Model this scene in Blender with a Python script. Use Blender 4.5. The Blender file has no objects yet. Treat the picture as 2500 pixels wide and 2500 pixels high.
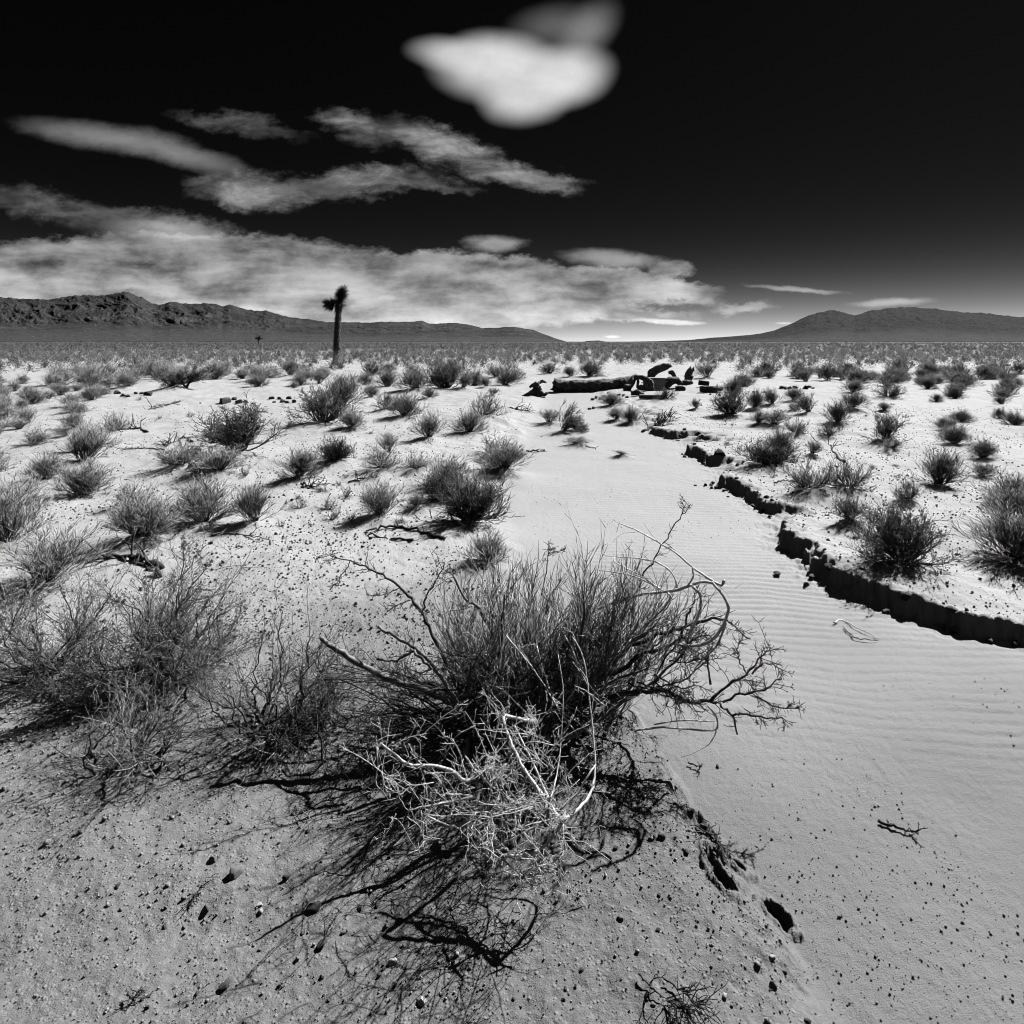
import bpy, math, random
import numpy as np
from mathutils import Vector

# ------------------------------------------------------------------ camera, sky, sun, exposure
scene = bpy.context.scene
COL = scene.collection
F, HV, CX, EYE = 1562.5, 834.0, 1250.0, 1.6          # photograph's focal length and horizon, in photo pixels; eye height
cam_data = bpy.data.cameras.new('camera')
cam = bpy.data.objects.new('camera', cam_data)
COL.objects.link(cam)
cam.location = (0, 0, EYE)
cam.rotation_euler = (math.radians(90), 0, 0)
cam_data.sensor_width = 36.0
cam_data.lens = 22.5
cam_data.shift_y = -(1250 - HV) / 2500
cam_data.clip_start = 0.05
cam_data.clip_end = 60000
scene.camera = cam

scene.view_settings.view_transform = 'Standard'
scene.view_settings.look = 'None'
scene.view_settings.gamma = 1.0
scene.view_settings.exposure = 0.5
SUN_AZ, SUN_EL = 45.0, 42.0
sd = Vector((math.sin(math.radians(SUN_AZ)) * math.cos(math.radians(SUN_EL)),
             math.cos(math.radians(SUN_AZ)) * math.cos(math.radians(SUN_EL)),
             math.sin(math.radians(SUN_EL))))
sun_data = bpy.data.lights.new('sun', 'SUN')
sun_data.energy = 4.6
sun_data.angle = math.radians(0.5)
sun_data.color = (1, 1, 1)
sun = bpy.data.objects.new('sun', sun_data)
sun.rotation_euler = sd.to_track_quat('Z', 'Y').to_euler()
sun.location = (20, 20, 30)
COL.objects.link(sun)

world = bpy.data.worlds.new('World')
scene.world = world
world.use_nodes = True
WT = world.node_tree
WT.nodes.clear()


class Graph:
    """tiny helper to write node maths as python"""
    def __init__(self, tree):
        self.t = tree

    def n(self, kind, ins=None, **props):
        nd = self.t.nodes.new(kind)
        for k, v in props.items():
            setattr(nd, k, v)
        for k, v in (ins or {}).items():
            sock = nd.inputs[k]
            if hasattr(v, 'is_output'):
                self.t.links.new(v, sock)
            else:
                sock.default_value = v
        return nd

    def m(self, op, a, b=0.0, c=0.0, clamp=False):
        return self.n('ShaderNodeMath', {0: a, 1: b, 2: c}, operation=op, use_clamp=clamp).outputs[0]

    def v(self, op, a, b=(0, 0, 0)):
        nd = self.n('ShaderNodeVectorMath', {0: a, 1: b}, operation=op)
        return nd.outputs['Value' if op in ('LENGTH', 'DOT_PRODUCT', 'DISTANCE') else 'Vector']

    def smooth(self, x, a, b, lo=0.0, hi=1.0):
        return self.n('ShaderNodeMapRange', {'Value': x, 'From Min': a, 'From Max': b, 'To Min': lo, 'To Max': hi},
                      interpolation_type='SMOOTHSTEP').outputs[0]

    def noise(self, vec, scale, detail=4.0, rough=0.5, dist=0.0):
        return self.n('ShaderNodeTexNoise', {'Vector': vec, 'Scale': scale, 'Detail': detail, 'Roughness': rough,
                                             'Distortion': dist}).outputs['Fac']

    def map(self, vec, loc=(0, 0, 0), rot=(0, 0, 0), scale=(1, 1, 1), kind='POINT'):
        return self.n('ShaderNodeMapping', {'Vector': vec, 'Location': loc, 'Rotation': rot, 'Scale': scale},
                      vector_type=kind).outputs[0]


def build_world():
    g = Graph(WT)
    sky = g.n('ShaderNodeTexSky', sky_type='NISHITA', sun_disc=False, sun_elevation=math.radians(SUN_EL),
              sun_rotation=math.radians(SUN_AZ), altitude=1500, air_density=1.0, dust_density=0.3, ozone_density=1.0)
    red = g.n('ShaderNodeSeparateColor', {'Color': sky.outputs[0]}).outputs[0]     # the red filter of the photograph
    d = g.n('ShaderNodeTexCoord').outputs['Generated']
    sx = g.n('ShaderNodeSeparateXYZ', {0: d})
    X, Y, Z = sx.outputs[0], sx.outputs[1], sx.outputs[2]
    yy = g.m('MAXIMUM', Y, 0.05)
    s, t = g.m('DIVIDE', X, yy), g.m('DIVIDE', Z, yy)
    # film response: the filtered sky falls off steeply with height above the horizon
    fall = g.m('POWER', g.m('SUBTRACT', 1.0, g.m('MAXIMUM', Z, 0.0), clamp=True), 22.0)
    base = g.m('MULTIPLY', g.m('POWER', g.m('MULTIPLY', red, 0.10), 1.5), g.m('ADD', g.m('MULTIPLY', fall, SKY_H), SKY_Z))
    P = g.n('ShaderNodeCombineXYZ', {0: s, 1: t, 2: 0.0}).outputs[0]
    # domain warp
    wn = g.n('ShaderNodeTexNoise', {'Vector': P, 'Scale': 5.0, 'Detail': 3.0, 'Roughness': 0.5}).outputs['Color']
    w1 = g.n('ShaderNodeVectorMath', {0: wn, 1: (0.5, 0.5, 0.5)}, operation='SUBTRACT').outputs[0]
    Ps = g.v('ADD', P, g.v('MULTIPLY', w1, (0.03, 0.03, 0.0)))
    Pw = g.v('ADD', P, g.v('MULTIPLY', w1, (0.16, 0.07, 0.0)))
    wf = g.n('ShaderNodeTexNoise', {'Vector': g.map(P, scale=(1, 1.8, 1)), 'Scale': 26.0, 'Detail': 6.0, 'Roughness': 0.62}).outputs['Color']
    w2 = g.n('ShaderNodeVectorMath', {0: wf, 1: (0.5, 0.5, 0.5)}, operation='SUBTRACT').outputs[0]
    Pb = g.v('ADD', P, g.v('MULTIPLY', w2, (0.06, 0.045, 0.0)))

    def blob(vec, u, v_, rx, ry, ang=0.0, soft=1.0, amp=1.0):
        q = g.map(vec, loc=((u - CX) / F, (HV - v_) / F, 0), rot=(0, 0, math.radians(ang)),
                  scale=(rx / F, ry / F, 1), kind='TEXTURE')
        q = g.v('MULTIPLY', q, (1, 1, 0))
        return g.smooth(g.v('LENGTH', q), 1.0, 1.0 - soft, 0.0, amp)

    def union(lst):
        # soft union: 1 - product of the gaps
        o = g.m('SUBTRACT', 1.0, lst[0])
        for b in lst[1:]:
            o = g.m('MULTIPLY', o, g.m('SUBTRACT', 1.0, b))
        return g.m('SUBTRACT', 1.0, o)
    # soft lens clouds high up
    big = union([blob(Ps, 1215, 165, 195, 100, 0, 0.75), blob(Ps, 1370, 185, 155, 95, 12, 0.75),
                 blob(Ps, 1275, 235, 130, 85, 0, 0.8), blob(Ps, 1100, 140, 130, 55, -12, 0.9, 0.8),
                 blob(Ps, 1430, 80, 130, 75, 50, 1.0, 0.26), blob(Ps, 1360, 60, 150, 70, 10, 1.0, 0.16)])
    big = g.m('MULTIPLY', big, g.m('ADD', 0.66, g.m('MULTIPLY', g.noise(g.map(Ps, scale=(1, 1.6, 1)), 9.0, 6.0, 0.6), 0.62)))
    Pl = g.v('ADD', Ps, g.v('MULTIPLY', w2, (0.05, 0.012, 0.0)))
    lens = union([blob(Pl, 330, 345, 230, 44, -12, 1.0, 0.40), blob(Pl, 480, 395, 190, 36, -12, 1.0, 0.34), blob(Pl, 180, 320, 190, 40, -8, 1.0, 0.3),
                  blob(Pl, 1205, 594, 96, 26, 0, 0.7, 0.62), blob(Pl, 1500, 630, 160, 26, -4, 0.8, 0.6),
                  blob(Pl, 1940, 704, 150, 9, -2, 0.8, 0.5), blob(Pl, 2180, 733, 130, 14, 2, 0.9, 0.6),
                  blob(Pl, 1630, 785, 115, 9, -4, 0.7, 0.95), blob(P, 1495, 822, 26, 5, 0, 0.8, 0.7),
                  blob(P, 1915, 789, 30, 4, 0, 0.8, 0.6), blob(Pl, 380, 560, 190, 40, -3, 0.9, 0.4)])
    # torn wisps
    st = g.map(Pw, rot=(0, 0, math.radians(14)), scale=(1.0, 2.6, 1))
    wn1 = g.noise(st, 8.0, 9.0, 0.64, 0.35)
    wn1 = g.smooth(wn1, 0.34, 0.74)
    wn2 = g.smooth(g.noise(g.map(Pw, rot=(0, 0, math.radians(24)), scale=(1.0, 6.0, 1)), 9.0, 6.0, 0.6, 0.5), 0.3, 0.7)
    Pf = g.v('ADD', g.v('ADD', P, g.v('MULTIPLY', w1, (0.09, 0.05, 0.0))), g.v('MULTIPLY', w2, (0.10, 0.055, 0.0)))
    wisp = union([blob(Pf, 1090, 365, 250, 62, -20, 0.95, 0.95), blob(Pf, 1270, 430, 190, 44, -13, 0.95, 0.8), blob(Pf, 1390, 455, 70, 22, 0, 1.0, 0.5),
                  blob(Pf, 600, 470, 190, 58, -2, 0.95, 0.95), blob(Pf, 850, 455, 260, 46, 6, 0.95, 0.75), blob(Pf, 1080, 455, 110, 26, -6, 1.0, 0.4),
                  blob(Pf, 850, 310, 100, 52, -25, 1.0, 0.6), blob(Pf, 600, 310, 200, 36, -10, 1.0, 0.30),
                  blob(Pf, 120, 500, 220, 50, -10, 1.0, 0.4)])
    wisp = g.m('MULTIPLY', wisp, g.m('ADD', 0.10, g.m('MULTIPLY', g.m('ADD', wn1, g.m('MULTIPLY', wn2, 0.45)), 0.72)))
    # low bank over the mountains
    bank = union([blob(Pb, 330, 640, 560, 78, 2, 0.25), blob(Pb, 760, 690, 640, 100, -4, 0.25),
                  blob(Pb, 1210, 705, 380, 90, -6, 0.22), blob(Pb, 1480, 695, 250, 52, -4, 0.3, 0.95),
                  blob(Pb, 1640, 655, 56, 26, 0, 0.5, 0.7), blob(Pb, 1680, 715, 110, 36, -5, 0.5, 0.7),
                  blob(Pb, 1180, 790, 200, 28, 0, 0.5, 0.9), blob(Pb, 1480, 762, 260, 24, -2, 0.5, 0.9),
                  blob(Pb, 600, 770, 700, 60, -2, 0.5, 0.9), blob(Pb, -150, 690, 500, 90, 0, 0.4),
                  blob(Pb, 400, 545, 240, 36, -8, 0.9, 0.5), blob(Pb, 1810, 750, 100, 20, 4, 0.7, 0.5)])
    bn = g.noise(g.map(Ps, scale=(1.0, 2.1, 1)), 9.0, 9.0, 0.58, 0.1)
    bn2 = g.noise(g.map(Ps, scale=(1.0, 7.0, 1)), 5.0, 5.0, 0.5)
    bank = g.m('MULTIPLY', bank, g.m('ADD', g.m('MULTIPLY', g.smooth(bn, 0.3, 0.68), 0.62),
                                     g.m('MULTIPLY', g.smooth(bn2, 0.3, 0.75), 0.42)))
    lowb = g.smooth(t, 0.16, 0.01, 0.72, 1.15)
    bank = g.m('MULTIPLY', bank, lowb)
    front = g.smooth(Y, 0.05, 0.25)
    lens = g.m('MULTIPLY', lens, g.m('ADD', 0.55, g.m('MULTIPLY', g.noise(g.map(Ps, rot=(0, 0, math.radians(10)), scale=(1, 3.5, 1)), 9.0, 7.0, 0.6), 0.9)))
    C = g.m('MULTIPLY', big, 0.50)
    C = g.m('ADD', C, g.m('MULTIPLY', lens, 0.36))
    C = g.m('ADD', C, g.m('MULTIPLY', wisp, 0.34))
    C = g.m('ADD', C, g.m('MULTIPLY', bank, 0.47))
    C = g.m('MULTIPLY', g.m('MINIMUM', C, 0.58), front)
    back = g.m('MULTIPLY', g.smooth(Y, -0.05, -0.4), g.smooth(g.noise(d, 2.2, 6.0, 0.6), 0.35, 0.65, 0.004, 0.028))  # unseen cloud glow added behind the camera as fill light for shaded faces
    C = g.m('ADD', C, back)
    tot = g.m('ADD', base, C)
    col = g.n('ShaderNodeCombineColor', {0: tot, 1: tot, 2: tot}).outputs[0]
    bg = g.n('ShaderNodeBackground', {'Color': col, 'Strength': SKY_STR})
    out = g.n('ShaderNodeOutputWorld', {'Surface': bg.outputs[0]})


SKY_H, SKY_Z, SKY_STR = 0.50, 0.028, 1.0
build_world()
try:
    world.cycles.sampling_method = 'MANUAL'
    world.cycles.sample_map_resolution = 512
except Exception:
    pass
scene.cycles.max_bounces = 4
scene.cycles.diffuse_bounces = 0
scene.cycles.pixel_filter_type = 'BLACKMAN_HARRIS'
scene.cycles.filter_width = 1.05

RNG = np.random.default_rng(7)
random.seed(7)


# ------------------------------------------------------------------ small helpers
def W(u, v, D):
    """photo pixel + depth -> world point"""
    return np.array([(u - CX) / F * D, D, EYE + (HV - v) / F * D])


def nrm(a):
    return a / np.maximum(np.linalg.norm(a, axis=-1, keepdims=True), 1e-9)


def tag(o, label=None, cat=None, group=None, kind=None):
    if label: o['label'] = label
    if cat: o['category'] = cat
    if group: o['group'] = group
    if kind: o['kind'] = kind
    return o


def empty(name, loc, label, cat, group=None, rz=0.0, scale=(1, 1, 1), tilt=(0, 0)):
    o = bpy.data.objects.new(name, None)
    o.empty_display_size = 0.1
    o.location = loc
    o.rotation_euler = (tilt[0], tilt[1], rz)
    o.scale = scale
    COL.objects.link(o)
    return tag(o, label, cat, group)


def mesh_np(name, V, loops, starts, mat, smooth=True):
    me = bpy.data.meshes.new(name)
    V = np.ascontiguousarray(V, dtype=np.float32)
    loops = np.ascontiguousarray(loops, dtype=np.int32)
    starts = np.ascontiguousarray(starts, dtype=np.int32)
    me.vertices.add(len(V))
    me.vertices.foreach_set('co', V.ravel())
    me.loops.add(len(loops))
    me.loops.foreach_set('vertex_index', loops)
    me.polygons.add(len(starts))
    me.polygons.foreach_set('loop_start', starts)
    if smooth:
        me.polygons.foreach_set('use_smooth', np.ones(len(starts), dtype=bool))
    me.update(calc_edges=True)
    me.validate()
    for mm in (mat if isinstance(mat, (list, tuple)) else [mat]):
        me.materials.append(mm)
    return me


def faces_to(Fs):
    """list of (n,k) face arrays -> loops, starts"""
    loops, starts, o = [], [], 0
    for f in Fs:
        if len(f) == 0: continue
        loops.append(f.ravel())
        starts.append(o + np.arange(len(f)) * f.shape[1])
        o += f.size
    return np.concatenate(loops), np.concatenate(starts)


def link(name, me, parent=None):
    o = bpy.data.objects.new(name, me)
    COL.objects.link(o)
    if parent is not None: o.parent = parent
    return o


class Geo:
    """collects tubes, leaves and raw polygons into ONE mesh"""
    def __init__(self):
        self.V, self.Fq, self.Ft, self.n = [], [], [], 0

    def raw(self, V, faces):
        V = np.asarray(V, float)
        f = np.asarray(faces) + self.n
        (self.Fq if f.shape[1] == 4 else self.Ft).append(f)
        self.V.append(V)
        self.n += len(V)

    def tubes(self, P, R, sides=3, rng=RNG):
        """P (N,K,3), R (N,K)"""
        P = np.asarray(P, float); R = np.asarray(R, float)
        if P.ndim == 2: P, R = P[None], R[None]
        N, K, _ = P.shape
        if N == 0: return
        T = np.empty_like(P)
        T[:, 1:-1] = P[:, 2:] - P[:, :-2]
        T[:, 0] = P[:, 1] - P[:, 0]; T[:, -1] = P[:, -1] - P[:, -2]
        T = nrm(T)
        ref = nrm(rng.normal(size=(N, 1, 3)))
        A = np.cross(T, ref); A = nrm(A)
        B = np.cross(T, A)
        ang = np.arange(sides) * 2 * np.pi / sides
        ring = (A[:, :, None] * np.cos(ang)[None, None, :, None] + B[:, :, None] * np.sin(ang)[None, None, :, None])
        V = P[:, :, None] + ring * R[:, :, None, None]
        idx = np.arange(N * K * sides).reshape(N, K, sides) + self.n
        a = idx[:, :-1]; b = idx[:, 1:]
        q = np.stack([a, np.roll(a, -1, 2), np.roll(b, -1, 2), b], -1).reshape(-1, 4)
        self.Fq.append(q)
        if sides == 3:
            self.Ft.append(idx[:, -1][:, ::1]); self.Ft.append(idx[:, 0][:, ::-1])
        elif sides == 4:
            self.Fq.append(idx[:, -1]); self.Fq.append(idx[:, 0][:, ::-1])
        else:
            for e, s in ((idx[:, -1], 1), (idx[:, 0], -1)):
                for k in range(1, sides - 1):
                    self.Ft.append(np.stack([e[:, 0], e[:, k], e[:, k + 1]][::s], -1))
        self.V.append(V.reshape(-1, 3))
        self.n += N * K * sides

    def leaves(self, C, size, rng=RNG, asp=0.45):
        N = len(C)
        if N == 0: return
        d = nrm(rng.normal(size=(N, 3)) + np.array([0, 0, 0.4]))
        s = nrm(np.cross(d, nrm(rng.normal(size=(N, 3)))))
        size = np.broadcast_to(size, (N,))[:, None]
        V = np.stack([C, C + d * size * .5 + s * size * asp * .5, C + d * size, C + d * size * .5 - s * size * asp * .5], 1)
        self.Fq.append(np.arange(N * 4).reshape(N, 4) + self.n)
        self.V.append(V.reshape(-1, 3)); self.n += N * 4

    def verts(self):
        return np.concatenate(self.V)

    def mesh(self, name, mat, smooth=True, V=None):
        l, s = faces_to(self.Fq + self.Ft)
        return mesh_np(name, self.verts() if V is None else V, l, s, mat, smooth)


def grow(st, d, L, K, wig, bend, rng=RNG):
    """vectorised wandering stems: st (N,3), d (N,3), L (N,) -> (N,K,3)"""
    N = len(st)
    P = np.empty((N, K, 3)); P[:, 0] = st
    d = nrm(np.asarray(d, float))
    step = (np.asarray(L) / (K - 1))[:, None]
    bend = np.asarray(bend, float)
    for k in range(1, K):
        d = nrm(d + rng.normal(size=(N, 3)) * wig + bend)
        P[:, k] = P[:, k - 1] + d * step
    return P


def sprout(P, n, t0, t1, a0, a1, rng=RNG):
    """n side shoots per parent: start points, directions, parent fraction"""
    N, K, _ = P.shape
    t = rng.uniform(t0, t1, (N, n)) * (K - 1)
    i = np.clip(t.astype(int), 0, K - 2); f = (t - i)[..., None]
    r = np.arange(N)[:, None]
    a, b = P[r, i], P[r, i + 1]
    st = a * (1 - f) + b * f
    tg = nrm(b - a)
    pr = nrm(np.cross(tg, rng.normal(size=tg.shape)))
    an = rng.uniform(a0, a1, (N, n))[..., None]
    d = tg * np.cos(an) + pr * np.sin(an)
    return st.reshape(-1, 3), d.reshape(-1, 3), (t / (K - 1)).reshape(-1)


def taper(N, K, r0, r1):
    r0 = np.broadcast_to(r0, (N,))[:, None]; r1 = np.broadcast_to(r1, (N,))[:, None]
    w = np.linspace(0, 1, K)[None]
    return r0 * (1 - w) + r1 * w


# ------------------------------------------------------------------ noise
_perm = np.random.default_rng(3).permutation(4096)
_grad = np.random.default_rng(4).uniform(0, 2 * np.pi, 4096)


def perlin(x, y, seed=0):
    x = np.asarray(x, float); y = np.asarray(y, float)
    xi = np.floor(x).astype(np.int64); yi = np.floor(y).astype(np.int64)
    xf = x - xi; yf = y - yi
    def gr(ix, iy, dx, dy):
        h = _perm[(_perm[(ix + seed * 57) & 4095] + iy) & 4095]
        a = _grad[h]
        return np.cos(a) * dx + np.sin(a) * dy
    u = xf * xf * xf * (xf * (xf * 6 - 15) + 10); v = yf * yf * yf * (yf * (yf * 6 - 15) + 10)
    a = gr(xi, yi, xf, yf); b = gr(xi + 1, yi, xf - 1, yf)
    c = gr(xi, yi + 1, xf, yf - 1); d = gr(xi + 1, yi + 1, xf - 1, yf - 1)
    return (a * (1 - u) + b * u) * (1 - v) + (c * (1 - u) + d * u) * v


def fbm(x, y, oct=4, seed=0, gain=.5):
    s, a = 0, 1.0
    for i in range(oct):
        s = s + a * perlin(x * 2 ** i, y * 2 ** i, seed + i)
        a *= gain
    return s


def ridged(x, y, oct=4, seed=0):
    s, a = 0, 1.0
    for i in range(oct):
        s = s + a * (1 - np.abs(perlin(x * 2 ** i, y * 2 ** i, seed + i)) * 2)
        a *= .5
    return s / 1.9


def sst(x, a, b):
    t = np.clip((x - a) / (b - a), 0, 1)
    return t * t * (3 - 2 * t)


# ------------------------------------------------------------------ materials (all grey: the photograph is black and white)
def mat_new(name):
    m = bpy.data.materials.new(name)
    m.use_nodes = True
    m.node_tree.nodes.clear()
    return m, Graph(m.node_tree)


def grey(g, f):
    return g.n('ShaderNodeCombineColor', {0: f, 1: f, 2: f}).outputs[0]


def finish(g, val, rough=0.9, spec=0.2, bump=None, bstr=0.3, bdist=0.01, sss=0.0):
    ins = {'Base Color': grey(g, val), 'Roughness': rough, 'Specular IOR Level': spec}
    if bump is not None:
        ins['Normal'] = g.n('ShaderNodeBump', {'Height': bump, 'Strength': bstr, 'Distance': bdist}).outputs[0]
    if sss:
        ins.update({'Subsurface Weight': sss, 'Subsurface Radius': (1, 1, 1), 'Subsurface Scale': 0.006})
    b = g.n('ShaderNodeBsdfPrincipled', ins)
    g.n('ShaderNodeOutputMaterial', {'Surface': b.outputs[0]})


def mat_simple(name, lo, hi, scale=8.0, rough=0.85, spec=0.2, bscale=None, bstr=0.4, bdist=0.005, stretch=(1, 1, 1), per_obj=0.0, sss=0.0):
    m, g = mat_new(name)
    co = g.n('ShaderNodeTexCoord').outputs['Object']
    co = g.map(co, scale=stretch)
    f = g.smooth(g.noise(co, scale, 5.0, 0.6), 0.3, 0.7, lo, hi)
    if per_obj:
        r = g.n('ShaderNodeObjectInfo').outputs['Random']
        f = g.m('MULTIPLY', f, g.m('ADD', 1 - per_obj, g.m('MULTIPLY', r, 2 * per_obj)))
    bp = g.noise(co, bscale, 4.0, 0.6) if bscale else None
    finish(g, f, rough, spec, bp, bstr, bdist, sss)
    return m


def mat_ground():
    m, g = mat_new('desert_ground')
    co = g.n('ShaderNodeTexCoord').outputs['Object']
    wash = g.n('ShaderNodeAttribute', attribute_name='wash').outputs['Fac']
    far = g.n('ShaderNodeAttribute', attribute_name='scrub').outputs['Fac']
    crust_vignette = g.n('ShaderNodeAttribute', attribute_name='crust_vignette').outputs['Fac']
    n1 = g.noise(co, 1.3, 5.0, 0.6)
    n2 = g.noise(co, 240.0, 3.0, 0.7)
    n3 = g.noise(co, 60.0, 3.0, 0.6)
    vo = g.n('ShaderNodeTexVoronoi', {'Vector': co, 'Scale': 95.0, 'Randomness': 1.0}, feature='F1')
    vcol = g.n('ShaderNodeSeparateColor', {'Color': vo.outputs['Color']}).outputs[0]
    peb = g.smooth(vcol, 0.5, 1.0, 0.0, 1.0)
    soil = g.m('ADD', 0.30, g.m('MULTIPLY', g.m('SUBTRACT', n1, 0.5), 0.16))
    soil = g.m('ADD', soil, g.m('MULTIPLY', g.m('SUBTRACT', n2, 0.5), 0.22))
    soil = g.m('ADD', soil, g.m('MULTIPLY', g.m('SUBTRACT', n3, 0.5), 0.16))
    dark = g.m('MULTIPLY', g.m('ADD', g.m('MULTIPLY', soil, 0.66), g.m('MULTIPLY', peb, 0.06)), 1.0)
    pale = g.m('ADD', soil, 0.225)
    bank = g.m('ADD', g.m('MULTIPLY', dark, crust_vignette), g.m('MULTIPLY', pale, g.m('SUBTRACT', 1.0, crust_vignette)))
    sand = g.m('ADD', 0.47, g.m('MULTIPLY', g.m('SUBTRACT', n2, 0.5), 0.13))
    sand = g.m('ADD', sand, g.m('MULTIPLY', g.m('SUBTRACT', n1, 0.5), 0.06))
    sand = g.m('MULTIPLY', sand, g.m('SUBTRACT', 1.0, g.m('MULTIPLY', crust_vignette, 0.50)))  # same sand, darkened towards the camera as a painted vignette
    mix = g.m('ADD', g.m('MULTIPLY', sand, wash), g.m('MULTIPLY', bank, g.m('SUBTRACT', 1.0, wash)))
    nf = g.noise(g.map(co, scale=(1, 1, 1)), 0.02, 6.0, 0.7)
    scr = g.smooth(nf, 0.3, 0.7, 0.055, 0.125)
    mix = g.m('ADD', g.m('MULTIPLY', scr, far), g.m('MULTIPLY', mix, g.m('SUBTRACT', 1.0, far)))
    h = g.m('ADD', g.m('MULTIPLY', n2, 0.5), g.m('MULTIPLY', n3, 0.9))
    hv = g.m('MULTIPLY', g.smooth(vo.outputs['Distance'], 0.0, 0.6, 1.0, 0.0), g.m('MULTIPLY', peb, g.m('SUBTRACT', 1.0, wash)))
    h = g.m('ADD', h, g.m('MULTIPLY', hv, 1.0))
    finish(g, mix, 0.85, 0.25, h, 0.75, 0.006)
    return m


def mat_leaf(name, lo, hi, scale=7.0):
    m, g = mat_new(name)
    co = g.n('ShaderNodeTexCoord').outputs['Object']
    f = grey(g, g.smooth(g.noise(co, scale, 4.0, 0.6), 0.3, 0.7, lo, hi))
    b = g.n('ShaderNodeBsdfPrincipled', {'Base Color': f, 'Roughness': 0.7, 'Specular IOR Level': 0.3})
    tr = g.n('ShaderNodeBsdfTranslucent', {'Color': f})
    mx = g.n('ShaderNodeMixShader', {0: 0.3, 1: b.outputs[0], 2: tr.outputs[0]})
    g.n('ShaderNodeOutputMaterial', {'Surface': mx.outputs[0]})
    return m


M = {
    'ground': mat_ground(),
    'twig': mat_simple('live_twig', 0.42, 0.68, 9, per_obj=0.2),
    'live': mat_simple('grey_live_twig', 0.50, 0.74, 9),
    'twig_pale': mat_simple('pale_twig', 0.5, 0.7, 9, per_obj=0.15),
    'wood': mat_simple('weathered_wood', 0.13, 0.28, 14, per_obj=0.2),
    'leaf': mat_leaf('small_leaf', 0.16, 0.34),
    'bleached': mat_simple('bleached_wood', 0.78, 0.92, 25, rough=0.45, spec=0.6, sss=0.7),
    'grey_wood': mat_simple('grey_wood', 0.22, 0.42, 25),
    'dark_wood': mat_simple('dark_bark', 0.05, 0.12, 25),
    'scrub': mat_leaf('far_scrub', 0.13, 0.52, 0.9),
    'log': mat_simple('old_log_bark', 0.12, 0.46, 6, bscale=14, bstr=1.0, bdist=0.05, stretch=(1, 1, 1)),
    'log_wood': mat_simple('split_wood', 0.16, 0.5, 9, bscale=22, bstr=0.9, bdist=0.03, stretch=(0.4, 2, 2)),
    'joshua_bark': mat_simple('joshua_bark', 0.14, 0.34, 9, bscale=18, bstr=1.0, bdist=0.05),
    'spike': mat_simple('spiky_leaf', 0.06, 0.12, 6),
    'stone_dark': mat_simple('dark_stone', 0.04, 0.12, 18, bscale=40, bstr=0.5, per_obj=0.3),
    'stone_grey': mat_simple('grey_stone', 0.14, 0.30, 18, bscale=40, bstr=0.5, per_obj=0.3),
    'stone_pale': mat_simple('pale_stone', 0.50, 0.72, 18, bscale=40, bstr=0.4),
    'box': mat_simple('box_metal', 0.62, 0.72, 4, rough=0.5, spec=0.5),
    'box_top': mat_simple('box_lid', 0.40, 0.5, 4, rough=0.5, spec=0.5),
    'gravel': mat_simple('gravel', 0.03, 0.55, 120),
}


def mat_mountain(name, lo, hi, k=1.0, fk=1.0):
    m, g = mat_new(name)
    co = g.n('ShaderNodeTexCoord').outputs['Object']
    a = g.noise(g.map(co, scale=(1, 1, 1.6)), 0.004, 8.0, 0.65)
    b = g.noise(co, 0.02, 6.0, 0.7)
    f = g.m('ADD', g.smooth(a, 0.35, 0.7, lo, hi), g.m('MULTIPLY', g.m('SUBTRACT', b, 0.5), 0.05 * k))
    out = g.m('MULTIPLY', g.smooth(g.noise(co, 0.0016, 3.0, 0.5), 0.5, 0.62, 0.0, 1.0), g.smooth(b, 0.5, 0.6, 0.0, 0.055 * k))
    f = g.m('MAXIMUM', g.m('ADD', f, out), 0.012)
    fan = g.n('ShaderNodeAttribute', attribute_name='fan').outputs['Fac']
    brush = g.smooth(g.noise(co, 0.05, 6.0, 0.8), 0.35, 0.65, 0.045 * fk, 0.125 * fk)
    f = g.m('ADD', g.m('MULTIPLY', brush, fan), g.m('MULTIPLY', f, g.m('SUBTRACT', 1.0, fan)))
    finish(g, f, 0.95, 0.1, b, 1.0, 25.0)
    return m


# ------------------------------------------------------------------ the lie of the land
LY = np.array([-6, -3, 0, 1.2, 1.74, 2.04, 2.48, 2.9, 4.0, 5.1, 6.63, 8.35, 9.76, 12.8, 17.4, 20.5, 25])
LX = np.array([3.4, 2.4, 1.35, 0.98, 0.83, 0.76, 0.64, 0.57, 0.36, 0.15, -0.02, 0.0, 0.22, 0.62, 1.1, 1.4, 1.7])
RY = np.array([-6, -3, 0, 2.4, 3.1, 3.7, 4.0, 4.2, 4.5, 4.8, 5.05, 5.3, 5.7, 5.95, 6.3, 6.5, 7.1, 7.6, 8.0, 8.8, 9.1, 9.9, 10.4, 11.6, 12.2, 13, 16.4, 19.1, 25])
RX = np.array([9.5, 8.6, 7.2, 5.2, 3.7, 2.72, 2.42, 2.3, 2.22, 2.22, 2.28, 2.27, 2.35, 2.5, 2.62, 2.46, 2.60, 2.44, 2.62, 2.74, 2.74, 2.68, 2.92, 2.76, 2.62, 2.55, 2.6, 2.45, 2.0])
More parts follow.
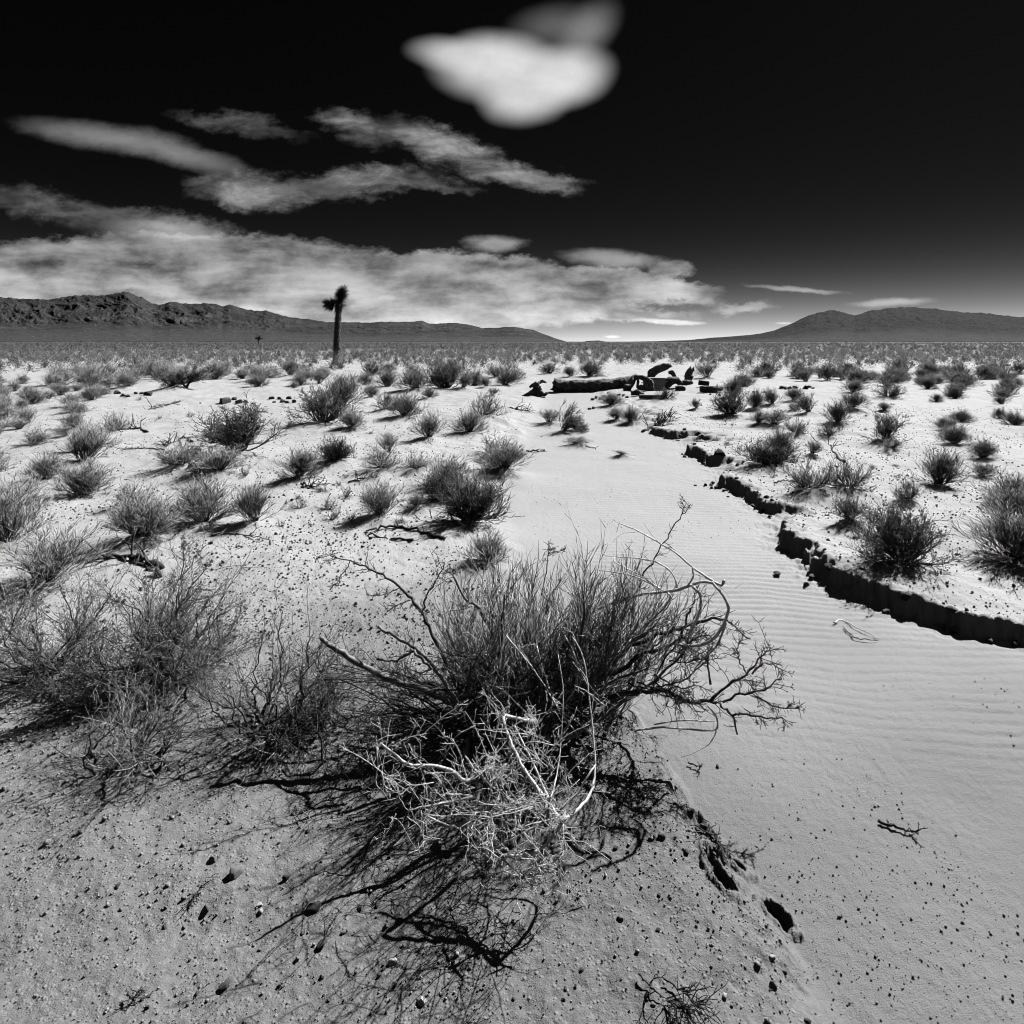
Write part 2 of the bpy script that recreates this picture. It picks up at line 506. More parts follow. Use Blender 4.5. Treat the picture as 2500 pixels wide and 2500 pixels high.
# how wide the slope of the right bank is (small = undercut step)
SY = np.array([-6, 5.65, 5.85, 6.3, 6.45, 7.75, 8.0, 8.8, 8.95, 10.0, 10.3, 11.4, 11.5, 12.2, 12.6, 30])
SW = np.array([.04, .04, .26, .26, .05, .05, .40, .45, .05, .06, .6, .6, .08, .10, .7, .8])
TY = np.array([-6, 1.6, 1.9, 2.35, 2.9, 3.3, 5, 12, 30])
TW = np.array([.40, .36, .20, .10, .14, .38, .85, 1.0, 1.0])
MOUNDS = []      # x, y, radius, height


def pits(x, y):
    z = np.zeros_like(x)
    for (u, v, rx, ry, dep) in PITS:
        p = W(u, v, (EYE + .10) * F / (v - HV))
        dx, dy = (x - p[0]) / rx, (y - p[1]) / ry
        dx, dy = dx + .35 * dy, dy
        q = np.sqrt(dx * dx + dy * dy) + .45 * perlin(x * 38, y * 38, 77) + .25 * perlin(x * 90, y * 90, 78)
        z -= dep * sst(q, 1.0, .62)
        z += dep * .30 * np.exp(-((q - 1.15) / .22) ** 2)
    return z


PITS = [(1897, 2240, .034, .052, .055), (1790, 2125, .045, .035, .05), (1765, 2215, .035, .06, .05),
        (1735, 2165, .02, .05, .03), (1720, 2050, .05, .03, .03)]


def land(x, y, detail=True):
    x = np.asarray(x, float); y = np.asarray(y, float)
    far = np.hypot(x, y)
    jag = .07 * perlin(x * 2.1, y * 2.1, 5) + .09 * perlin(x * 5, y * 5, 6) + .06 * perlin(x * 13, y * 13, 7) + .03 * perlin(x * 34, y * 34, 8)
    xl = np.interp(y, LY, LX) + .5 * jag
    xr = np.interp(y, RY, RX) + jag * np.clip(1 - (y - 20) / 10, .3, 1)
    wl = np.interp(y, TY, TW) * (1 + .5 * perlin(x * 3, y * 3, 9))
    wr = np.interp(y, SY, SW) * (1 + 1.6 * np.clip(perlin(x * 4.5, y * 4.5, 10) + .15, 0, 1))
    dep = np.interp(y, [-6, 3, 6, 9, 12, 18, 22, 24], [.15, .10, .11, .13, .15, .10, .03, 0])
    inl = sst(x, xl - wl, xl)              # 1 inside
    inr = 1 - sst(x, xr, xr + wr)
    ins = inl * inr
    z = -dep * ins
    edge = np.exp(-((x - xr) / .16) ** 2) * np.clip(1.2 - y / 16, 0, 1)
    z += edge * (.035 * fbm(x * 8, y * 8, 3, 81) + .018 * perlin(x * 30, y * 30, 82))
    z -= .045 * np.clip(perlin(x * 1.7, y * 2.3, 83), 0, 1) * np.exp(-((x - xr - .1) / .30) ** 2)
    # talus and lip on the right bank
    z += .035 * np.exp(-((x - xr - wr - .06) / .10) ** 2) * (wr < .15) * np.clip(1 - y / 14, 0, 1)
    und = (.05 * fbm(x * .5, y * .5, 3, 11) + .02 * fbm(x * 2.2, y * 2.2, 3, 15)) * np.clip(far / 2.0, 0.2, 1) * (1 - .75 * ins)
    z += und * (1 + np.clip(far / 25, 0, 5) * .5)
    # the low rise that carries the logs
    c = W(1520, 950, 21.0)
    z += .16 * np.exp(-(((x - c[0]) / 3.4) ** 2 + ((y - c[1] - .6) / 1.8) ** 2))
    for mx, my, mr, mh in MOUNDS:
        k = np.abs(x - mx) < 3 * mr
        if np.any(k):
            z = z + mh * np.exp(-(((x - mx) ** 2 + (y - my) ** 2) / mr ** 2))
    if detail:
        near = np.clip(1.3 - far / 16, 0, 1)
        # wind ripples on the wash floor
        wob = .9 * perlin(x * .9, y * .9, 21) + .35 * perlin(x * 2.6, y * 2.6, 22)
        ph = (y + .12 * x) * 2 * np.pi / .085 + wob * 8.0
        rip = np.sin(ph) * .5 + .25 * np.sin(2 * ph + 1.0)
        amp = np.clip(.62 + 1.0 * perlin(x * .8 + 3, y * .8, 23) + .3 * perlin(x * 3, y * 5, 24), 0, 1) * sst(y + .35 * (x - 1.2), 2.3, 3.4) * sst(x - xl, .1, .5)
        z += 0.0078 * rip * amp * np.clip(ins * 1.6 - .6, 0, 1) * near
        z += (.010 * fbm(x * 7, y * 7, 3, 31) + .0035 * perlin(x * 45, y * 45, 35)) * (1 - .8 * ins) * near
        z += .0022 * fbm(x * 26, y * 26, 2, 37) * near
        m = (np.abs(x - .9) < .6) & (y > 1.2) & (y < 3)
        if np.any(m):
            zz = np.zeros_like(z)
            zz[m] = pits(x[m], y[m]) if x.ndim else pits(x, y)
            z = z + zz
    return z, ins, inl


def H(x, y):
    return float(land(np.array([x]), np.array([y]))[0][0])


def at(u, v):
    """photo pixel -> ground point"""
    z = 0.0
    for _ in range(14):
        D = (EYE - z) * F / max(v - HV, 1.5)
        x = (u - CX) / F * D
        z = .5 * z + .5 * H(x, D)
    return np.array([x, D, z])

# ------------------------------------------------------------------ shrubs named one by one: u, v of the foot, width, height (photo pixels), kind, label
SHRUBS = [
 (442, 955, 98, 62, 'tree', 'little tree-shaped shrub with one bare leaning trunk, left middle ground'),
 (412, 957, 62, 40, 'leafy', 'low dark shrub crowding the foot of the little tree-shaped shrub'),
 (560, 1122, 205, 122, 'leafy', 'big dark leafy bush with gnarled dead branches on its left side'),
 (428, 1158, 115, 75, 'sprawl', 'pale loose twiggy shrub in front of the big dark leafy bush'),
 (520, 1170, 120, 60, 'broom', 'grey twiggy skirt of shrub at the foot of the big dark leafy bush'),
 (775, 1046, 165, 100, 'leafy', 'wide rounded shrub with a loop of bleached dead stems on its front'),
 (822, 1000, 130, 85, 'broom', 'tall feathery shrub rising behind the shrub with the bleached loop'),
 (853, 1057, 66, 48, 'broom', 'small fan-shaped shrub touching the right side of the bleached-loop shrub'),
 (902, 976, 48, 36, 'broom', 'small pale shrub alone behind the feathery left-hand shrubs'),
 (940, 1008, 66, 44, 'leafy', 'small dark shrub half behind a larger pale shrub, left of the wash'),
 (985, 1026, 95, 62, 'broom', 'pale feathery shrub with a dead crooked stick at its foot'),
 (1043, 1080, 84, 68, 'broom', 'shrub with pale top and black base just left of the wash bend'),
 (1142, 1068, 96, 55, 'broom', 'flat-topped pale shrub on the left edge of the wash'),
 (1180, 1026, 96, 66, 'sprawl', 'dark tangled shrub with sprawling woody stems above the sloping bank'),
 (1205, 1124, 100, 52, 'sprawl', 'shrub with dark drooping left side hanging on the slope of the wash'),
 (1388, 1062, 84, 66, 'arch', 'arching shrub with a hollow under it standing out in the wash'),
 (1342, 1040, 66, 36, 'broom', 'low clump joined to the left of the arching shrub in the wash'),
 (1410, 1093, 62, 14, 'broom', 'tiny flat tuft on the pale sand in the middle of the wash'),
 (1520, 1120, 40, 9, 'broom', 'tiny weed on open sand below the arching shrub'),
 (1232, 1174, 150, 62, 'broom', 'pale thin spreading shrub leaning right over the wash edge'),
 (1080, 1200, 135, 78, 'broom', 'soft pale shrub directly behind the dark tangled shrub on the bank'),
 (1010, 958, 84, 56, 'broom', 'round shrub on the left of the tight group left of the log'),
 (1082, 955, 100, 76, 'leafy', 'tallest dark shrub of the tight group left of the log'),
 (1130, 955, 44, 44, 'broom', 'narrow shrub on the right of the tight group left of the log'),
 (1049, 976, 44, 28, 'broom', 'small pale shrub in front of the tight group left of the log'),
 (1204, 970, 40, 19, 'broom', 'tiny pale tuft above the dark tangled shrub'),
 (1262, 932, 54, 27, 'leafy', 'low dark shrub just left of the root stump'),
 (1211, 926, 62, 30, 'broom', 'low grey shrub beside the low dark one left of the root stump'),
 (1187, 948, 32, 26, 'broom', 'wispy little shrub on the bare sand left of the root stump'),
 (1495, 996, 58, 32, 'broom', 'low rounded shrub on the sand slope below the long log'),
 (1508, 1032, 48, 32, 'broom', 'pale tuft at the right edge of the wash, first of two'),
 (1541, 1038, 46, 42, 'broom', 'open fan-shaped tuft at the right edge of the wash, nearer of two'),
 (1629, 982, 58, 30, 'leafy', 'dark spiky shrub at the end of the lying plank'),
 (1703, 1003, 32, 26, 'broom', 'small tuft with a dark foot right of the plank'),
 (1790, 1022, 84, 62, 'leafy', 'dark dense shrub below a pale plume, right of the logs'),
 (1792, 972, 58, 48, 'broom', 'pale plume-shaped shrub above the dark dense one right of the logs'),
 (1731, 926, 64, 42, 'broom', 'tall pale shrub behind the upright stump'),
 (1442, 924, 66, 42, 'broom', 'tall pale shrub behind the middle of the long log'),
 (1395, 924, 42, 28, 'broom', 'open twiggy shrub behind the left end of the long log'),
 (1343, 916, 54, 30, 'leafy', 'dark low shrub behind and left of the long log'),
 (1847, 1002, 42, 48, 'broom', 'narrow upright shrub right of the dark dense shrub'),
 (1891, 992, 48, 42, 'broom', 'fan-shaped shrub in the right middle row, second from its left end'),
 (1944, 983, 46, 34, 'broom', 'pale fan shrub just below the dark rock row on the right'),
 (1981, 1014, 52, 52, 'broom', 'tall open fan shrub below the dark rock row on the right'),
 (1948, 1004, 40, 24, 'sprawl', 'small dark shrub at the left foot of the tall open fan shrub'),
 (1858, 1046, 52, 32, 'broom', 'pale cushion shrub with a black shadowed foot on the right bank'),
 (1900, 1050, 88, 40, 'broom', 'wide grey shrub beside the pale cushion shrub on the right bank'),
 (1951, 1068, 62, 42, 'sprawl', 'twiggy dark-stemmed shrub at the right end of the wide grey shrub'),
 (2027, 1074, 56, 38, 'sprawl', 'loose twiggy shrub with a dead forked branch lying before it'),
 (2054, 1038, 60, 52, 'broom', 'spreading shrub on the right bank below a rounder one'),
 (2087, 1006, 72, 42, 'broom', 'round pale shrub with dead stalks on its right, right bank'),
 (2163, 1006, 32, 19, 'broom', 'small lone tuft near the right edge'),
 (2176, 1084, 98, 74, 'leafy', 'large round dark shrub near the right edge, upper one'),
 (2186, 1106, 50, 30, 'sprawl', 'small shrub under the large round dark shrub near the right edge'),
 (2090, 965, 60, 34, 'broom', 'grey shrub on the plain above the round pale shrub at right'),
 (2177, 976, 64, 46, 'sprawl', 'tall broken shrub on the plain near the right edge'),
 (1888, 1149, 125, 62, 'mat', 'shrub with black matted base and pale feathery top on the right bank'),
 (1912, 1120, 80, 62, 'broom', 'pale feathery stems standing in the black matted shrub'),
 (1988, 1120, 46, 36, 'broom', 'small half-shaded shrub right of the black matted shrub'),
 (1990, 1216, 115, 80, 'sprawl', 'sprawling open shrub on the right bank, left of a similar pair'),
 (2090, 1214, 122, 78, 'sprawl', 'sprawling shrub with pale crown on the right bank, right of a similar pair'),
 (2084, 1291, 84, 54, 'leafy', 'small dark bush casting a black shadow on the bare right bank'),
 (2232, 1408, 200, 150, 'leafybig', 'big dark twiggy bush with seed heads above the cut bank'),
 (2228, 1238, 60, 60, 'sprawl', 'dark shrub just above the big twiggy bush with seed heads'),
 (722, 1180, 104, 74, 'broom', 'pale fan-shaped shrub alone on bare sand, left middle ground'),
 (815, 1140, 84, 62, 'mat', 'shrub with a black mounded foot and thin stems on the right'),
 (947, 1117, 64, 52, 'broom', 'small vase-shaped shrub on the pale sand left of the wash'),
 (930, 1164, 118, 56, 'sprawl', 'low sprawling dark shrub below the small vase-shaped shrub'),
 (1015, 1160, 80, 44, 'sprawl', 'low dark shrub right of the low sprawling one, above the soft pale shrub'),
 (475, 1304, 158, 112, 'broom', 'large pale broom-like shrub in the left middle ground'),
 (612, 1297, 92, 98, 'broom', 'upright broom-like shrub right beside the large pale one'),
 (325, 1345, 155, 120, 'broom', 'pale shrub growing over grey broken stems at the left edge'),
 (923, 1282, 118, 86, 'broom', 'round broom-like shrub with a bent dead stick lying in front'),
 (1148, 1302, 190, 118, 'dense', 'dense dark thorny shrub on the left edge of the wash'),
 (1080, 1240, 110, 70, 'dense', 'dark shrub behind the dense thorny one at the edge of the wash'),
 (1016, 1256, 50, 30, 'leafy', 'little dark tuft between the round broom shrub and the thorny shrub'),
 (1185, 1398, 125, 78, 'broom', 'soft pale shrub right behind the foreground bush'),
 (1225, 1165, 70, 30, 'broom', 'thin tuft trailing over the wash edge beside the pale spreading shrub'),
 (275, 1060, 60, 50, 'sprawl', 'dark shrub cut by the left edge, level with the big leafy bush'),
 (300, 1250, 90, 60, 'sprawl', 'thin tangled twigs rising above the pale shrub at the left edge'),
 (300, 950, 60, 40, 'broom', 'grey shrub at the left edge behind a row of dark rocks'),
 (325, 915, 70, 55, 'sprawl', 'tall loose shrub at the left edge on the plain'),
 (630, 935, 74, 36, 'broom', 'wide low shrub between the small tree-shaped shrub and the Joshua tree'),
 (545, 905, 44, 22, 'broom', 'low round shrub behind the wide low shrub left of the Joshua tree'),
 (705, 920, 50, 40, 'broom', 'round shrub left of the foot of the tall Joshua tree'),
 (830, 902, 36, 18, 'leafy', 'dark shrub at the very foot of the tall Joshua tree'),
 (740, 930, 44, 24, 'broom', 'pale low shrub left of and nearer than the tall Joshua tree'),
 (785, 930, 50, 34, 'broom', 'twiggy shrub just in front of the tall Joshua tree, right of a pale one'),
 (945, 912, 44, 26, 'broom', 'rounded shrub right of the tall Joshua tree'),
]
DEPTH = {}
_foot = [at(s[0], s[1]) for s in SHRUBS]
for s, p in zip(SHRUBS, _foot):
    w = s[2] / F * p[1]
    hgt = .045 + .05 * min(w, 1.0)
    if p[1] > 4: MOUNDS.append((p[0], p[1] + .05, w * .55, hgt))


# ------------------------------------------------------------------ ground sheet
def build_ground():
    a_f = np.linspace(-math.radians(45), math.radians(45), 980)
    a_b = np.linspace(math.radians(45), math.radians(315), 121)[1:-1]
    ang = np.concatenate([a_f, a_b])
    r = [0.35]
    while r[-1] < 12000:
        x = r[-1]
        k = .0040 if x < 16 else (.007 if x < 40 else .02)
        if x < 1.3: k = .02
        r.append(x * (1 + k))
    r = np.array(r)
    A, R = np.meshgrid(ang, r)
    X, Y = R * np.sin(A), R * np.cos(A)
    sh = X.shape
    Z = np.zeros(sh); I = np.zeros(sh); IL = np.zeros(sh)
    nr = R[:, 0] < 400
    z, ins, inl = land(X[nr].ravel(), Y[nr].ravel())
    Z[nr] = z.reshape(-1, sh[1]); I[nr] = ins.reshape(-1, sh[1]); IL[nr] = inl.reshape(-1, sh[1])
    Z[~nr] = fbm(X[~nr] * .01, Y[~nr] * .01, 3, 40) * .5 * np.clip((R[~nr] - 400) / 300, 0, 1) - .3 * np.clip((R[~nr] - 400) / 300, 0, 1)
    n0 = sh[0] * sh[1]
    V = np.stack([X.ravel(), Y.ravel(), Z.ravel()], -1)
    V = np.concatenate([V, [[0, 0, H(0, 0)]]])
    idx = np.arange(n0).reshape(sh)
    nx = np.roll(idx, -1, 1)
    q = np.stack([idx[:-1], idx[1:], nx[1:], nx[:-1]], -1).reshape(-1, 4)[:, ::-1]
    tri = np.stack([np.full(sh[1], n0), nx[0], idx[0]], -1)
    l, s = faces_to([q, tri])
    me = mesh_np('ground', V, l, s, M['ground'])
    Xf, Yf, Rf = X.ravel(), Y.ravel(), R.ravel()
    wash = np.append(sst(I.ravel() + .35 * fbm(Xf * 3.5, Yf * 3.5, 4, 64) * np.clip(1.2 - Rf / 9, 0, 1), .45, 1.0), 0)
    patch = fbm(Xf * .35, Yf * .35, 3, 60)
    cover = sst(Rf + 10 * patch, 60, 170)
    # stony soil on the near terrace, plus a vignette painted into the near wash colour
    crust_vignette = 1 - sst(Rf + 1.3 * fbm(Xf * .6, Yf * .6, 3, 62), 1.7, 5.8)
    for nm, val in (('wash', wash), ('scrub', np.append(cover, 0)), ('crust_vignette', np.append(crust_vignette, 1))):
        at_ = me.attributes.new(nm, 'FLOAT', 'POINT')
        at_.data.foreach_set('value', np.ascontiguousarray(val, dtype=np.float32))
    o = link('ground', me)
    tag(o, 'pale desert ground with a dry sandy wash running through it', 'ground', kind='structure')


build_ground()


# ------------------------------------------------------------------ mountains
def range_mesh(name, prof, Yr, y0f, seed, mat, label, rough_amp=.4, sfreq=22):
    s0, s1 = prof[0][0], prof[-1][0]
    S = np.linspace((s0 - CX) / F, (s1 - CX) / F, 1100)
    t = np.interp(S, [(p[0] - CX) / F for p in prof], [(HV - p[1]) / F for p in prof])
    t = t + .0012 * fbm(S * 60, S * 0, 4, seed) * np.clip(t / .03, 0, 1)
    q = np.linspace(0, 1.35, 200)
    Q, SS = np.meshgrid(q, S, indexing='ij')
    Yd = Yr * (y0f + (1 - y0f) * Q)
    tr = np.repeat(t[None], len(q), 0)
    up = np.where(Q <= 1, .36 * Q + .64 * np.clip(Q, 0, 1) ** 1.9, 1 - (Q - 1) * 1.6)
    skew = SS - .10 * (1 - Q) + .035 * fbm(SS * 9, Q * 3, 3, seed + 3)
    rg = ridged(skew * sfreq, Q * 2.6, 5, seed + 5)
    rg2 = ridged(skew * sfreq * 3.3 + 7, Q * 8.0, 4, seed + 9)
    m = np.clip(Q * (1.06 - Q) * 3.8, 0, 1) * (Q < 1.06)
    cut = 1 - m * rough_amp * (.75 * np.clip(1 - rg, 0, 1.2) + .38 * np.clip(1 - rg2, 0, 1.2)) * sst(Q, .22, .55)
    Hh = EYE + tr * Yr * up * cut * (Yd / Yr) ** .2
    Hh += Yr * .0012 * fbm(SS * 90, Q * 14, 4, seed + 20) * sst(Q, .3, .6) * (tr / .06)
    Hh[0] = -8
    X = SS * Yd
    idx = np.arange(Q.size).reshape(Q.shape)
    f = np.stack([idx[:-1, :-1], idx[:-1, 1:], idx[1:, 1:], idx[1:, :-1]], -1).reshape(-1, 4)
    l, st = faces_to([f])
    me = mesh_np(name, np.stack([X, Yd, Hh], -1).reshape(-1, 3), l, st, mat)
    fa = me.attributes.new('fan', 'FLOAT', 'POINT')
    fan = 1 - sst(Q + .10 * fbm(SS * 30, Q * 5, 3, seed + 40), .10, .50)
    fa.data.foreach_set('value', np.ascontiguousarray(fan.ravel(), dtype=np.float32))
    o = link(name, me)
    tag(o, label, 'mountains', kind='structure')


LEFT = [(-500, 700), (-300, 722), (-120, 706), (0, 722), (120, 728), (200, 716), (268, 716), (312, 709), (345, 722), (372, 738), (395, 740), (415, 734),
        (470, 740), (510, 737), (545, 745), (560, 741), (600, 752), (632, 757), (650, 756), (700, 771), (750, 778), (800, 785), (860, 786), (1000, 784),
        (1030, 782), (1050, 790), (1102, 787), (1140, 790), (1180, 800), (1215, 799), (1257, 796), (1285, 802), (1304, 805), (1335, 818),
        (1360, 827), (1397, 838), (1415, 837), (1434, 832), (1462, 831), (1490, 836), (1560, 836)]
RIGHT = [(1380, 836), (1500, 834.5), (1600, 833), (1680, 830), (1740, 824), (1785, 821), (1830, 817), (1865, 812), (1890, 806), (1931, 789), (1974, 768), (1997, 760), (2027, 754),
         (2057, 760), (2087, 769), (2105, 763), (2130, 755), (2160, 752), (2190, 748), (2231, 747), (2270, 750), (2330, 759), (2400, 762), (2480, 772), (2600, 770), (2800, 780), (3000, 776)]
range_mesh('mountains', LEFT, 6500, .42, 100, mat_mountain('mountain_rock', .035, .075),
           'long bare mountain range falling away to the right', .27, 24)
range_mesh('hills', RIGHT, 5200, .42, 140, mat_mountain('hill_rock', .014, .026, .3, .7),
           'dark rounded desert hills on the right', .30, 18)


# ------------------------------------------------------------------ shrub prototypes (unit size: height 1, width 1)
def norm_unit(parts):
    """scale all parts of a prototype so that it is 1 high and about 1 wide, foot at 0"""
    V = np.concatenate([g.verts() for g in parts])
    h = np.percentile(V[:, 2], 99.0)
    w = 2 * np.percentile(np.hypot(V[:, 0], V[:, 1]), 95)
    for g in parts:
        g.V = [g.verts() * np.array([1 / w, 1 / w, 1 / h])]
    return parts


def proto_broom(seed, n=90, spread=1.0, k2=6, k3=4, rt=.0036, lean=0.0, leafn=0):
    rng = np.random.default_rng(seed)
    base, tw = Geo(), Geo()
    th = rng.uniform(0, 2 * np.pi, n); el = np.abs(rng.normal(0, .62 * spread, n)).clip(0, 1.35)
    d = np.stack([np.sin(el) * np.cos(th) + lean, np.sin(el) * np.sin(th), np.cos(el)], -1)
    rr = rng.uniform(0, .10, n)
    st = np.stack([np.cos(th) * rr, np.sin(th) * rr, np.full(n, -.04)], -1)
    clump = 1 + .55 * perlin(th * 1.2, el * 2.2 + seed, seed)
    L = rng.uniform(.55, .95, n) * (1 - .22 * (el / 1.3)) * clump
    P = grow(st, d, L, 5, .14, (0, 0, .06), rng)
    base.tubes(P, taper(n, 5, rng.uniform(.006, .012, n), .003), 3, rng)
    s, d, t = sprout(P, k2, .25, .95, .2, .7, rng)
    Pb = grow(s, d, rng.uniform(.22, .48, len(s)) * (1.1 - .5 * t), 4, .12, (0, 0, .10), rng)
    tw.tubes(Pb, taper(len(s), 4, rt * 1.3, rt * .7), 3, rng)
    s, d, t = sprout(Pb, k3, .2, .95, .2, .7, rng)
    Pc = grow(s, d, rng.uniform(.10, .26, len(s)), 3, .12, (0, 0, .10), rng)
    tw.tubes(Pc, taper(len(s), 3, rt, rt * .55), 3, rng)
    if leafn:
        tw.leaves(Pc[rng.integers(0, len(Pc), leafn), rng.integers(1, 3, leafn)], rng.uniform(.015, .035, leafn), rng)
    return norm_unit([base, tw]), ('woody_base', 'twigs')


def proto_leafy(seed, n=44, leafn=5200, spread=1.1, dead=True, tips=False):
    rng = np.random.default_rng(seed)
    base, tw, lf = Geo(), Geo(), Geo()
    th = rng.uniform(0, 2 * np.pi, n); el = np.abs(rng.normal(0, .75 * spread, n)).clip(0, 1.4)
    d = np.stack([np.sin(el) * np.cos(th), np.sin(el) * np.sin(th), np.cos(el)], -1)
    st = np.stack([np.cos(th) * .06, np.sin(th) * .06, np.full(n, -.04)], -1)
    clump = 1 + .35 * perlin(th * 1.1, el * 2 + seed, seed)
    P = grow(st, d, rng.uniform(.5, .95, n) * clump, 6, .20, (0, 0, .05), rng)
    base.tubes(P, taper(n, 6, rng.uniform(.012, .026, n), .005), 4, rng)
    s, d, t = sprout(P, 7, .25, .98, .3, .9, rng)
    Pb = grow(s, d, rng.uniform(.18, .40, len(s)), 4, .18, (0, 0, .10), rng)
    tw.tubes(Pb, taper(len(s), 4, .0065, .003), 3, rng)
    s, d, t = sprout(Pb, 4, .2, .98, .3, .8, rng)
    Pc = grow(s, d, rng.uniform(.08, .2, len(s)), 3, .18, (0, 0, .10), rng)
    tw.tubes(Pc, taper(len(s), 3, .0045, .0025), 3, rng)
    i = rng.integers(0, len(Pc), leafn); k = rng.uniform(0, 1, (leafn, 1))
    c = Pc[i, 1] * (1 - k) + Pc[i, 2] * k
    lf.leaves(c + rng.normal(size=c.shape) * .006, rng.uniform(.016, .04, leafn), rng)
    if tips:
        e = Pb[rng.integers(0, len(Pb), 90), -1]
        for q in range(7):
            lf.leaves(e + rng.normal(size=e.shape) * .014, rng.uniform(.03, .05, len(e)), rng, .8)
    return norm_unit([base, tw, lf]), ('woody_base', 'twigs', 'leaves')


def proto_sprawl(seed, n=30, low=.95):
    """gnarled dark stems lying outwards, thin twigs turned up"""
    rng = np.random.default_rng(seed)
    base, tw = Geo(), Geo()
    th = rng.uniform(0, 2 * np.pi, n); el = rng.normal(low, .35, n).clip(.05, 1.5)
    d = np.stack([np.sin(el) * np.cos(th), np.sin(el) * np.sin(th), np.cos(el)], -1)
    st = np.stack([np.cos(th) * .05, np.sin(th) * .05, np.full(n, -.02)], -1)
    P = grow(st, d, rng.uniform(.35, .85, n), 7, .26, (0, 0, .05), rng)
    P[..., 2] = np.maximum(P[..., 2], .005 + .02 * rng.random(P.shape[:2]))
    base.tubes(P, taper(n, 7, rng.uniform(.012, .028, n), .006), 4, rng)
    s, d, t = sprout(P, 8, .15, .98, .3, 1.0, rng)
    Pb = grow(s, d, rng.uniform(.15, .42, len(s)), 5, .22, (0, 0, .16), rng)
    tw.tubes(Pb, taper(len(s), 5, .0075, .0035), 3, rng)
    s, d, t = sprout(Pb, 5, .2, .98, .3, 1.0, rng)
    Pc = grow(s, d, rng.uniform(.06, .2, len(s)), 3, .2, (0, 0, .12), rng)
    tw.tubes(Pc, taper(len(s), 3, .0045, .0025), 3, rng)
    return norm_unit([base, tw]), ('woody_base', 'twigs')


def proto_arch(seed):
    """stems that rise from one side and bend over so that a hollow stays open beneath"""
    rng = np.random.default_rng(seed)
    base, tw = Geo(), Geo()
    n = 60
    st = np.stack([rng.normal(-.18, .05, n), rng.normal(0, .06, n), np.zeros(n)], -1)
    a = rng.uniform(-.6, .9, n)
    d = np.stack([np.sin(a), rng.normal(0, .45, n), np.full(n, .9)], -1)
    P = grow(st, d, rng.uniform(.7, 1.15, n), 8, .07, np.array([.26, 0, -.20]), rng)
    base.tubes(P, taper(n, 8, rng.uniform(.008, .018, n), .004), 3, rng)
    s, d, t = sprout(P, 12, .25, 1, .2, .7, rng)
    Pb = grow(s, d + np.array([.1, 0, .25]), rng.uniform(.14, .32, len(s)), 4, .12, (.05, 0, .03), rng)
    tw.tubes(Pb, taper(len(s), 4, .006, .003), 3, rng)
    s, d, t = sprout(Pb, 4, .1, .95, .2, .7, rng)
    Pc = grow(s, d, rng.uniform(.08, .18, len(s)), 3, .12, (0, 0, .03), rng)
    tw.tubes(Pc, taper(len(s), 3, .0045, .0025), 3, rng)
    return norm_unit([base, tw]), ('woody_base', 'twigs')


def proto_tree(seed):
    rng = np.random.default_rng(seed)
    base, tw = Geo(), Geo()
    P = grow(np.array([[0, 0, -.05], [0.02, .0, -.05]]), np.array([[.15, 0, 1], [-.5, .1, 1]]), np.array([.5, .45]), 6, .16, (0, 0, .02), rng)
    base.tubes(P, taper(2, 6, .035, .018), 6, rng)
    s, d, t = sprout(P, 12, .45, 1, .2, 1.0, rng)
    Pb = grow(s, d, rng.uniform(.3, .6, len(s)), 5, .18, (0, 0, .07), rng)
    base.tubes(Pb, taper(len(s), 5, .014, .006), 4, rng)
    s, d, t = sprout(Pb, 14, .2, 1, .3, .9, rng)
    Pc = grow(s, d, rng.uniform(.12, .3, len(s)), 4, .16, (0, 0, .06), rng)
    tw.tubes(Pc, taper(len(s), 4, .006, .003), 3, rng)
    s, d, t = sprout(Pc, 5, .1, 1, .3, .9, rng)
    Pd = grow(s, d, rng.uniform(.06, .14, len(s)), 3, .16, (0, 0, .06), rng)
    tw.tubes(Pd, taper(len(s), 3, .0045, .0025), 3, rng)
    return norm_unit([base, tw]), ('trunk', 'twigs')


def to_meshes(proto, mats):
    parts, names = proto
    return [(nm, g.mesh(nm, mt), None) for g, nm, mt in zip(parts, names, mats)]


PROTO = {
    'broom': [to_meshes(proto_broom(200 + i, spread=[1, .8, 1.2, .9, 1.05, 1.0, 1.25, .75][i], lean=[0, .25, 0, -.2, .1, .3, -.15, .05][i],
                                      n=[90, 60, 110, 70, 90, 50, 100, 40][i]), (M['wood'], M['twig'])) for i in range(8)],
    'leafy': [to_meshes(proto_leafy(230 + i), (M['wood'], M['wood'], M['leaf'])) for i in range(3)],
    'leafybig': [to_meshes(proto_leafy(240, 70, 9000, 1.2, tips=True), (M['wood'], M['wood'], M['leaf']))],
    'sprawl': [to_meshes(proto_sprawl(250 + i), (M['wood'], M['twig'])) for i in range(4)],
    'mat': [to_meshes(proto_sprawl(260, 60, 1.0), (M['dark_wood'], M['dark_wood']))],
    'dense': [to_meshes(proto_sprawl(270, 70, .75), (M['wood'], M['wood'])), to_meshes(proto_sprawl(271, 70, .8), (M['wood'], M['wood']))],
    'arch': [to_meshes(proto_arch(280), (M['wood'], M['twig']))],
    'tree': [to_meshes(proto_tree(290), (M['dark_wood'], M['twig']))],
    'far': [to_meshes(proto_broom(300 + i, 60, 1.15, 4, 3, .009), (M['wood'], M['twig'])) for i in range(4)],
}
_cnt = {}


